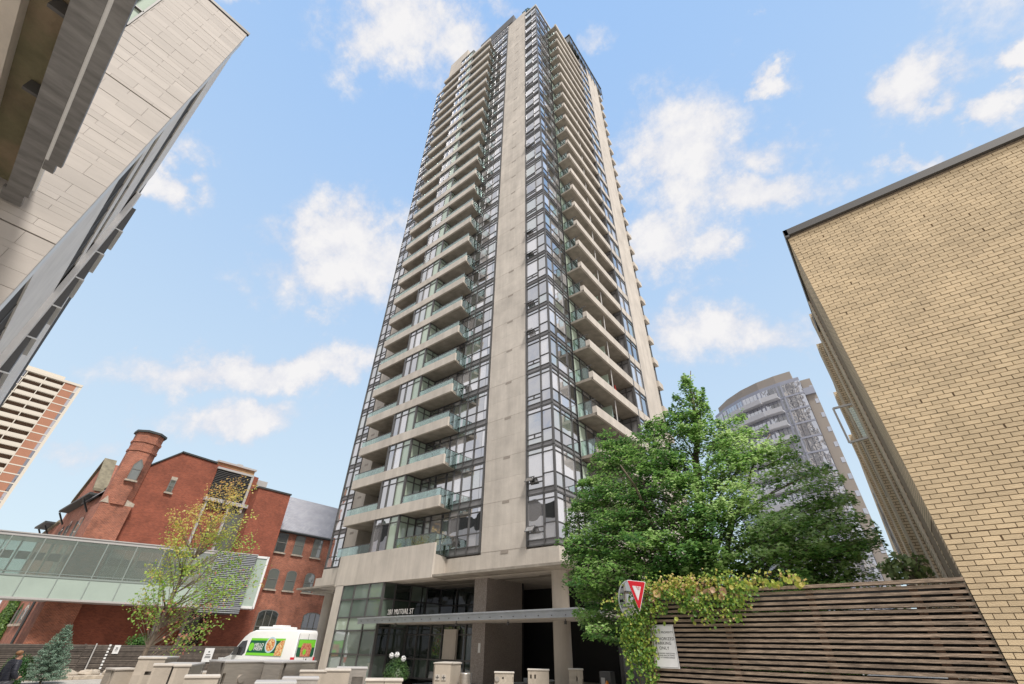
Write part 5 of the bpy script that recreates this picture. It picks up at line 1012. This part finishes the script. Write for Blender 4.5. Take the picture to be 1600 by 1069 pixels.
# ------------------------------------------------------------------ person at the kerb, lower left
def person():
    px_, py_ = az_pt(-81.1, 22.8); g = -.45; hd = math.atan2(0-px_, 0-py_)      # faces roughly towards us
    t = thing('person', 'person with light brown hair in a dark quilted jacket walking beside the blue spruce', 'person', (px_, py_, g), rz=R_(200))
    def skin(name, V, E, Rr, m, sub=2):
        me = bpy.data.meshes.new(name); me.from_pydata(V, E, []); o = bpy.data.objects.new(name, me); COL.objects.link(o); me.materials.append(m)
        sk = o.modifiers.new('skin', 'SKIN'); sk.use_smooth_shade = True
        for i, r in enumerate(Rr): me.skin_vertices[0].data[i].radius = r if isinstance(r, tuple) else (r, r)
        me.skin_vertices[0].data[0].use_root = True; s = o.modifiers.new('sub', 'SUBSURF'); s.levels = sub; s.render_levels = sub; o.parent = t; return o
    skin_m = mat('skin', (.50, .27, .18), .55); jk = mat('quilted_black_jacket', (.030, .032, .045), .5, bump=1.0, bscale=9, stretch=(.4, .4, 2.6)); tr_m = mat('grey_trousers', (.20, .20, .22), .8); hair = mat('light_brown_hair', (.32, .16, .07), .6, var=.4, nscale=30)
    # facing -y in local space; body surface head to feet
    V = [(0, 0, .95), (0, 0, 1.15), (0, .01, 1.36), (0, -.02, 1.45), (0, -.05, 1.49), (0, -.08, 1.59),
         (-.17, 0, 1.38), (-.25, .02, 1.12), (-.22, -.16, .98), (-.14, -.25, 1.02), (.17, 0, 1.38), (.26, .03, 1.12), (.24, -.10, .90), (.22, -.16, .82),
         (-.10, 0, .88), (-.11, -.12, .50), (-.11, -.04, .08), (-.11, -.17, .035), (.10, 0, .88), (.11, .10, .50), (.11, .22, .10), (.11, .10, .045)]
    E = [(0, 1), (1, 2), (2, 3), (3, 4), (4, 5), (2, 6), (6, 7), (7, 8), (8, 9), (2, 10), (10, 11), (11, 12), (12, 13), (0, 14), (14, 15), (15, 16), (16, 17), (0, 18), (18, 19), (19, 20), (20, 21)]
    Rr = [(.12, .09), (.12, .09), (.15, .09), .06, .055, (.085, .105), .06, .048, .038, .03, .06, .048, .038, .03, .085, .06, .042, .04, .085, .06, .042, .04]
    skin('body', V, E, Rr, skin_m)
    jv = [(0, 0, .80), (0, 0, 1.12), (0, .01, 1.37), (0, -.01, 1.46), (-.17, 0, 1.38), (-.26, .02, 1.12), (-.23, -.15, .99), (.17, 0, 1.38), (.27, .03, 1.12), (.25, -.09, .92)]
    skin('jacket', jv, [(0, 1), (1, 2), (2, 3), (2, 4), (4, 5), (5, 6), (2, 7), (7, 8), (8, 9)], [(.20, .16), (.19, .15), (.21, .14), (.09, .085), .095, .08, .065, .095, .08, .065], jk)
    skin('trousers', [(0, 0, .95), (-.10, 0, .86), (-.11, -.12, .50), (-.11, -.04, .14), (.10, 0, .86), (.11, .10, .50), (.11, .21, .16)], [(0, 1), (1, 2), (2, 3), (0, 4), (4, 5), (5, 6)], [(.165, .125), .105, .078, .062, .105, .078, .062], tr_m)
    hv = skin('hair', [(0, .0, 1.56), (0, -.04, 1.655), (0, .03, 1.65), (0, .08, 1.58)], [(0, 1), (1, 2), (2, 3)], [(.09, .06), (.10, .075), (.095, .07), (.06, .06)], hair)
    for s in (-1, 1):
        b = MB(); b.lathe((0, 0, 0), [(0, -.011), (.010, -.006), (.011, 0), (.010, .006), (0, .011)], 8); o = bpy.data.objects.new('eye', b.mesh('eye', M['print'])); COL.objects.link(o); o.parent = t; o.location = (s*.033, -.176, 1.585)
    skin('nose', [(0, -.165, 1.585), (0, -.19, 1.555)], [(0, 1)], [.010, .016], skin_m, 1)
    for (sx_, base, dr) in [(-1, (-.14, -.25, 1.02), Vector((.3, -.8, .1))), (1, (.22, -.16, .82), Vector((0, -.45, -.9)))]:
        base = Vector(base); dr = dr.normalized()
        for k in range(4):
            off = Vector((.018*(k-1.5), 0, .006*k)); L = (.075, .085, .08, .065)[k]; p0 = base+off; skin('finger', [p0, p0+dr*L*.6, p0+dr*L+Vector((0, 0, -.012))], [(0, 1), (1, 2)], [.010, .009, .007], skin_m, 1)
        skin('thumb', [base, base+Vector((-sx_*.03, -.02, .015)), base+Vector((-sx_*.035, -.06, .02))], [(0, 1), (1, 2)], [.012, .010, .008], skin_m, 1)
    b = MB(); b.box(-.004, .004, -.155, -.135, .95, 1.42); o = bpy.data.objects.new('zip', b.mesh('zip', M['pale'])); COL.objects.link(o); o.parent = t
person()

# ------------------------------------------------------------------ stone tiled building, upper left
XP = -9.0
K = thing('stone_tiled_building', 'tall building clad in beige stone tiles with ribbon windows on its far face, upper left', 'building', (XP, -6, 0))
b = MB(); b.box(XP-.06, -60, -16, -.96, 0, 15.42, 0); build(b, 'joint_wall', M['joint'], K)
b = MB(); b.box(XP-.05, XP+.03, -16.1, -.86, 15.42, 15.52); build(b, 'roof_edge', M['coping'], K)
tiles = []
rowh = [.115, .15, .30, .15, .23, .115, .30, .23]; z = .02; r = 0; blacks = [2.9, 6.88, 10.89]
while z < 15.36:
    h = rowh[(r*5+(r*r) % 7) % 8]*(.72 if z > 10.9 else 1.0); h = min(h, 15.40-z)
    for bz in blacks:
        if z < bz < z+h: h = bz-z
    y = -.885-(0 if r % 2 else .37) ; y1 = -.89; L = .74
    while y1 > -15.8:
        y0 = max(y, -15.9) if y < y1-.05 else y1-L; tiles.append((y0, y1-.004, z, z+h-.004)); y1 = y0; y = y1-L
    z += h
    if any(abs(z-bz) < .004 for bz in blacks): z += .022
    r += 1
def skipwin(t): return t[1] > -3.55 and t[0] < -2.42 and t[3] > 12.5 and t[2] < 15.1
cl = []
for t in tiles:
    if t[3] > 12.47 and t[2] < 15.12 and t[1] > -3.58 and t[0] < -2.40:
        if t[1] > -2.40: cl.append((-2.40, t[1], t[2], t[3]))
        if t[0] < -3.58: cl.append((t[0], -3.58, t[2], t[3]))
    else: cl.append(t)
tiles = cl
tiles.sort(key=lambda t: -((t[1]-t[0])*(t[3]-t[2])/(((t[0]+t[1])/2)**2+81+((t[2]+t[3])/2-1.6)**2)) if -4.2 < t[1] and t[2] > 4.4 else 1)
rest = MB()
for i, (y0, y1, z0, z1) in enumerate(tiles):
    xo = XP+random.uniform(-.003, .004)
    if i < 300: q = MB(); q.box(XP-.05, xo, y0, y1, z0, z1); build(q, 'stone_tile', M['panel'], K)
    else: rest.box(XP-.05, xo, y0, y1, z0, z1)
build(rest, 'small_stone_tiles', M['panel'], K, kind='stuff')
b = MB(); b.box(XP-.12, XP-.04, -3.55, -2.42, 12.5, 15.1, 0); w_ = build(b, 'tall_window', M['green'], K); b = MB()
for y in (-3.56, -2.66, -2.44): b.box(XP-.1, XP+.02, y, y+.035, 12.5, 15.1)
b.box(XP-.1, XP+.02, -3.55, -2.42, 12.46, 12.5); b.box(XP-.1, XP+.02, -3.55, -2.42, 13.2, 13.24); build(b, 'window_frame', M['coping'], w_)
# far face with ribbon windows
YN = -.93
M['wstone'] = mat('white_stone_band', (.84, .81, .78), .7, var=.08, nscale=1.5, bump=.15, bscale=9, coords='World')
b = MB(); prev = 0; 
ribs = [(2.2, 3.6), (5.5, 6.7), (9.4, 10.42), (10.9, 11.38), (12.75, 13.85)]
lo = 0
for (a, c) in ribs+[(15.42, 15.43)]: b.box(XP-.28, -16.2, -.96, YN, lo, a); lo = c
b.box(-16.0, -60, -.96, YN, 0, 13.6); build(b, 'stone_band', M['wstone'], K)
b = MB(); b.box(XP-.45, XP-.055, -.955, YN+.04, 0, 15.42); 
build(b, 'corner_trim', M['white'], K)
for (a, c) in ribs:
    q = MB(); q.box(XP-.4, -16.2, -.99, -.965, a+.002, c-.002); f = build(q, 'ribbon_window', M['dark_glass'], K); q = MB(); q.box(XP-.4, -16.2, -.955, YN-.02, a, a+.06)
    for x in range(6): q.box(XP-1-x*1.2, XP-1.05-x*1.2, -.955, YN-.015, a, c)
    build(q, 'window_frame', M['frame'], f)
for i in range(13):
    z0 = 13.75-i*1.1; q = MB(); q.prism([(-16.3, YN, z0-1.06), (-16.3, YN+.30, z0-1.06), (-16.3, YN+.23, z0), (-16.3, YN, z0)], (-1.3, 0, 0)); build(q, 'metal_shingle', M['frame'], K)
    q = MB(); q.box(-16.28, -17.6, YN, YN+.33, z0-1.10, z0-1.06); build(q, 'shingle_trim', M['white'], K)
q = MB(); q.box(-15.6, -16.3, YN, YN+.12, 0, 13.9); build(q, 'pale_pilaster', M['wstone'], K)

# ------------------------------------------------------------------ overhead walkway we stand beside
Hh = 7.2; hh = Hh-EYE
W_ = thing('overhead_walkway', 'stained concrete walkway soffit with two grey galvanised steel beams overhead in the corner', 'walkway', (0, -3, 0))
b = MB(); b.box(-1.345*hh, 3.5, -.250*hh, -.224*hh, Hh, Hh+.05); b.box(-1.385*hh, -1.345*hh, -.256*hh, -.234*hh, Hh, Hh+.06); b.box(-1.34*hh, 3.5, -.250*hh, -.243*hh, Hh+.05, Hh+.30); build(b, 'steel_beam', M['beam'], W_)
b = MB(); b.box(-1.54*hh, 3.5, -.303*hh, -.258*hh, Hh, Hh+.05); b.box(-1.60*hh, -1.54*hh, -.31*hh, -.266*hh, Hh, Hh+.06); b.box(-1.53*hh, 3.5, -.290*hh, -.262*hh, Hh+.05, Hh+.30); build(b, 'steel_beam', M['beam'], W_)
b = MB(); b.box(-1.50*hh, 3.5, -.2578*hh, -.2505*hh, Hh+.01, Hh+.04); build(b, 'white_gap_strip', M['white'], W_)  # white strip filling the gap between the two beams
b = MB(); b.box(-8.9, 3.5, -.40*hh, -.28*hh, Hh+.30, Hh+.6); build(b, 'soffit_slab', M['rust'], W_)
b = MB(); b.box(-8.9, 3.5, -.9*hh, -.37*hh, Hh+.12, Hh+.29); build(b, 'edge_slab', M['conc'], W_)
for x in (3.0,):
    b = MB(); b.box(x, x+.4, -2.6, -2.2, 0, Hh+.28); build(b, 'column', M['conc'], W_)
for x in (-6.6, -5.2, -3.6, -1.5): 
    b = MB(); b.box(x, x+.05, -.335*hh, -.306*hh, Hh+.10, Hh+.28); build(b, 'hanger', M['frame'], W_)

# ------------------------------------------------------------------ apartment block far left
AX = -215
A = thing('apartment_slab', 'distant brown brick and cream balcony apartment slab at the left edge', 'apartment building', (AX, -12, 0))
kx = lambda r: r*215
M['abrick'] = mat('tan_brick_far', (.36, .17, .105), .9, var=.06, nscale=.3, coords='World'); M['cream'] = mat('cream_concrete', (.58, .53, .45), .8)
b = MB(); b.box(AX-14, AX-1.2, -30, 10.4, -2, 78.0); build(b, 'core_wall', M['post'], A)
b = MB(); b.box(AX-14, AX+.1, 10.0, 10.6, -2, 78.9, 0); b.box(AX-14, AX+.25, -30, 10.5, 78.0, 78.8, 0); b.box(AX-12, AX-2, -6, 5, 78.8, 80.6, 0); build(b, 'roof_slab', M['cream'], A)
sb_ = MB(); sb_.box(AX-1.2, AX, -30, 10.1, 0, .35); sb_.box(AX-.25, AX+.02, -4.2, 5.6, .3, 1.35); 
me1 = sb_.mesh('balcony_row', M['cream']); bb_ = MB(); bb_.box(AX-.9, AX-.05, 5.7, 9.0, .35, 2.75); bb_.box(AX-.9, AX-.05, -9.2, -6.6, .35, 2.75); bb_.box(AX-.9, AX-.05, -30, -12, .35, 2.75); me2 = bb_.mesh('brick_infill', M['abrick'])
gb_ = MB(); gb_.box(AX-.7, AX-.1, 9.0, 10.0, .35, 2.75, r=.2); gb_.box(AX-.7, AX-.1, -6.5, -4.8, .35, 2.75, r=.7); gb_.box(AX-.7, AX-.1, -12, -9.2, .35, 2.75, r=.4); me3 = gb_.mesh('window_row', glass_mat('far_glass', [(.3, (.08, .08, .10)), (.3, (.30, .28, .30)), (.2, (.45, .43, .40)), (.2, (.04, .04, .05))], .25))
for k in range(28):
    z = 75.25-k*2.77
    if z < -1: break
    f = link('balcony_row', me1, A, (0, 0, z)); link('brick_infill', me2, A, (0, 0, z)); link('window_row', me3, A, (0, 0, z))
for y in (5.6, .5, -4.5, 9.9): b = MB(); b.box(AX-1.2, AX+.06, y-.12, y+.14, -2, 78.2); build(b, 'cream_pier', M['cream'], A)

# ------------------------------------------------------------------ glass tower far right
FY = 92.0
Q = thing('distant_glass_tower', 'distant grey glass tower with curved balconies behind the tree', 'tower', (-9, FY+10, 0))
front = [(-20.5, 100.5), (-17.2, 97.2), (-13.2, 94.6), (-9.2, 93.0), (-5.3, 92.2), (-1.9, 92.0)]
M['fglass'] = glass_mat('grey_far_glass', [(.35, (.17, .18, .22)), (.3, (.20, .215, .26)), (.2, (.26, .27, .32)), (.15, (.13, .14, .18))], .42); M['fslab'] = mat('far_slab', (.47, .475, .51), .7); M['fbrown'] = mat('brown_far_panel', (.30, .265, .235), .8); M['fspan'] = mat('grey_lilac_panel', (.31, .325, .39), .5, .2)
b = MB(); poly = front+[(-1.9, 112), (-20.5, 112)]; b.prism([(x, y+.6, -2) for x, y in poly], (0, 0, 48.2)); build(b, 'core_wall', M['fspan'], Q)
b = MB(); b.box(-1.85, -.15, 92.6, 112, -2, 45.3); build(b, 'side_wall', M['fbrown'], Q)
b = MB(); b.prism([(x*.90-1.2, y+1.9, 46.1) for x, y in poly], (0, 0, 2.4)); build(b, 'mechanical_penthouse', M['fbrown'], Q)
b = MB(); b.box(-1.9, -.15, 92.2, 93, 42, 43.4); build(b, 'corner_wall', M['fspan'], Q)
fl = MB(); slb = MB(); wn = MB()
for i in range(len(front)-1):
    p = Vector((*front[i], 0)); q = Vector((*front[i+1], 0)); u = (q-p); L = u.length; u.normalize(); n = Vector((u.y, -u.x, 0)); cnt = int(L/.72)
    fl.ob(p, u, n, 0, L, -.3, .06, 0, .32)
    for j in range(cnt):
        if j % 4 == 0: fl.ob(p, u, n, j*L/cnt-.12, j*L/cnt+.12, -.3, .10, .32, 2.86)
        wn.ob(p, u, n, j*L/cnt+.03, (j+1)*L/cnt-.03, -.2, .0, .34, 2.82, r=random.random())
    if 0 < i < 4 : slb.ob(p, u, n, 0 if i > 1 else L*.3, L if i < 3 else L*.8, -.1, 1.35, .0, .24); slb.ob(p, u, n, 0 if i > 1 else L*.3, L if i < 3 else L*.8, 1.25, 1.35, .24, .95)
me_f1 = fl.mesh('spandrel_band', M['fspan']); me_w1 = wn.mesh('window_band', M['fglass']); me_s1 = slb.mesh('curved_balcony', M['fslab'])
sw = MB(); sw.box(-.18, -.14, 94, 97, .6, 2.2, r=.3); sw.box(-.18, -.14, 99, 103, .6, 2.2, r=.9); sw.box(-.75, -.2, 92.56, 92.62, .5, 1.4, r=.5); me_sw = sw.mesh('side_windows', M['fglass'])
for k in range(16):
    z = 42.4-k*2.86; link('spandrel_band', me_f1, Q, (0, 0, z)); w_ = link('window_band', me_w1, Q, (0, 0, z)); link('side_window', me_sw, Q, (0, 0, z))
    link('curved_balcony', me_s1, Q, (0, 0, z))
shrub('pot_plant', 'leafy pot plant on the fifth storey balcony of the tower, beside the glazed bay', 'plant', (-24.5, 20.0, Z0(4)+1.0), .35, .3, .75, 500, [(0, (.02, .06, .02)), (1, (.07, .14, .04))], .12)
# shrubs on the tower roof
shrub('roof_shrub', 'tiny dark shrub on the roof edge at the very top of the tower', 'shrub', (-15.6, 21.3, 85.2), 1.3, .5, .8, 500, [(0, (.03, .06, .02)), (1, (.06, .10, .03))], .25)
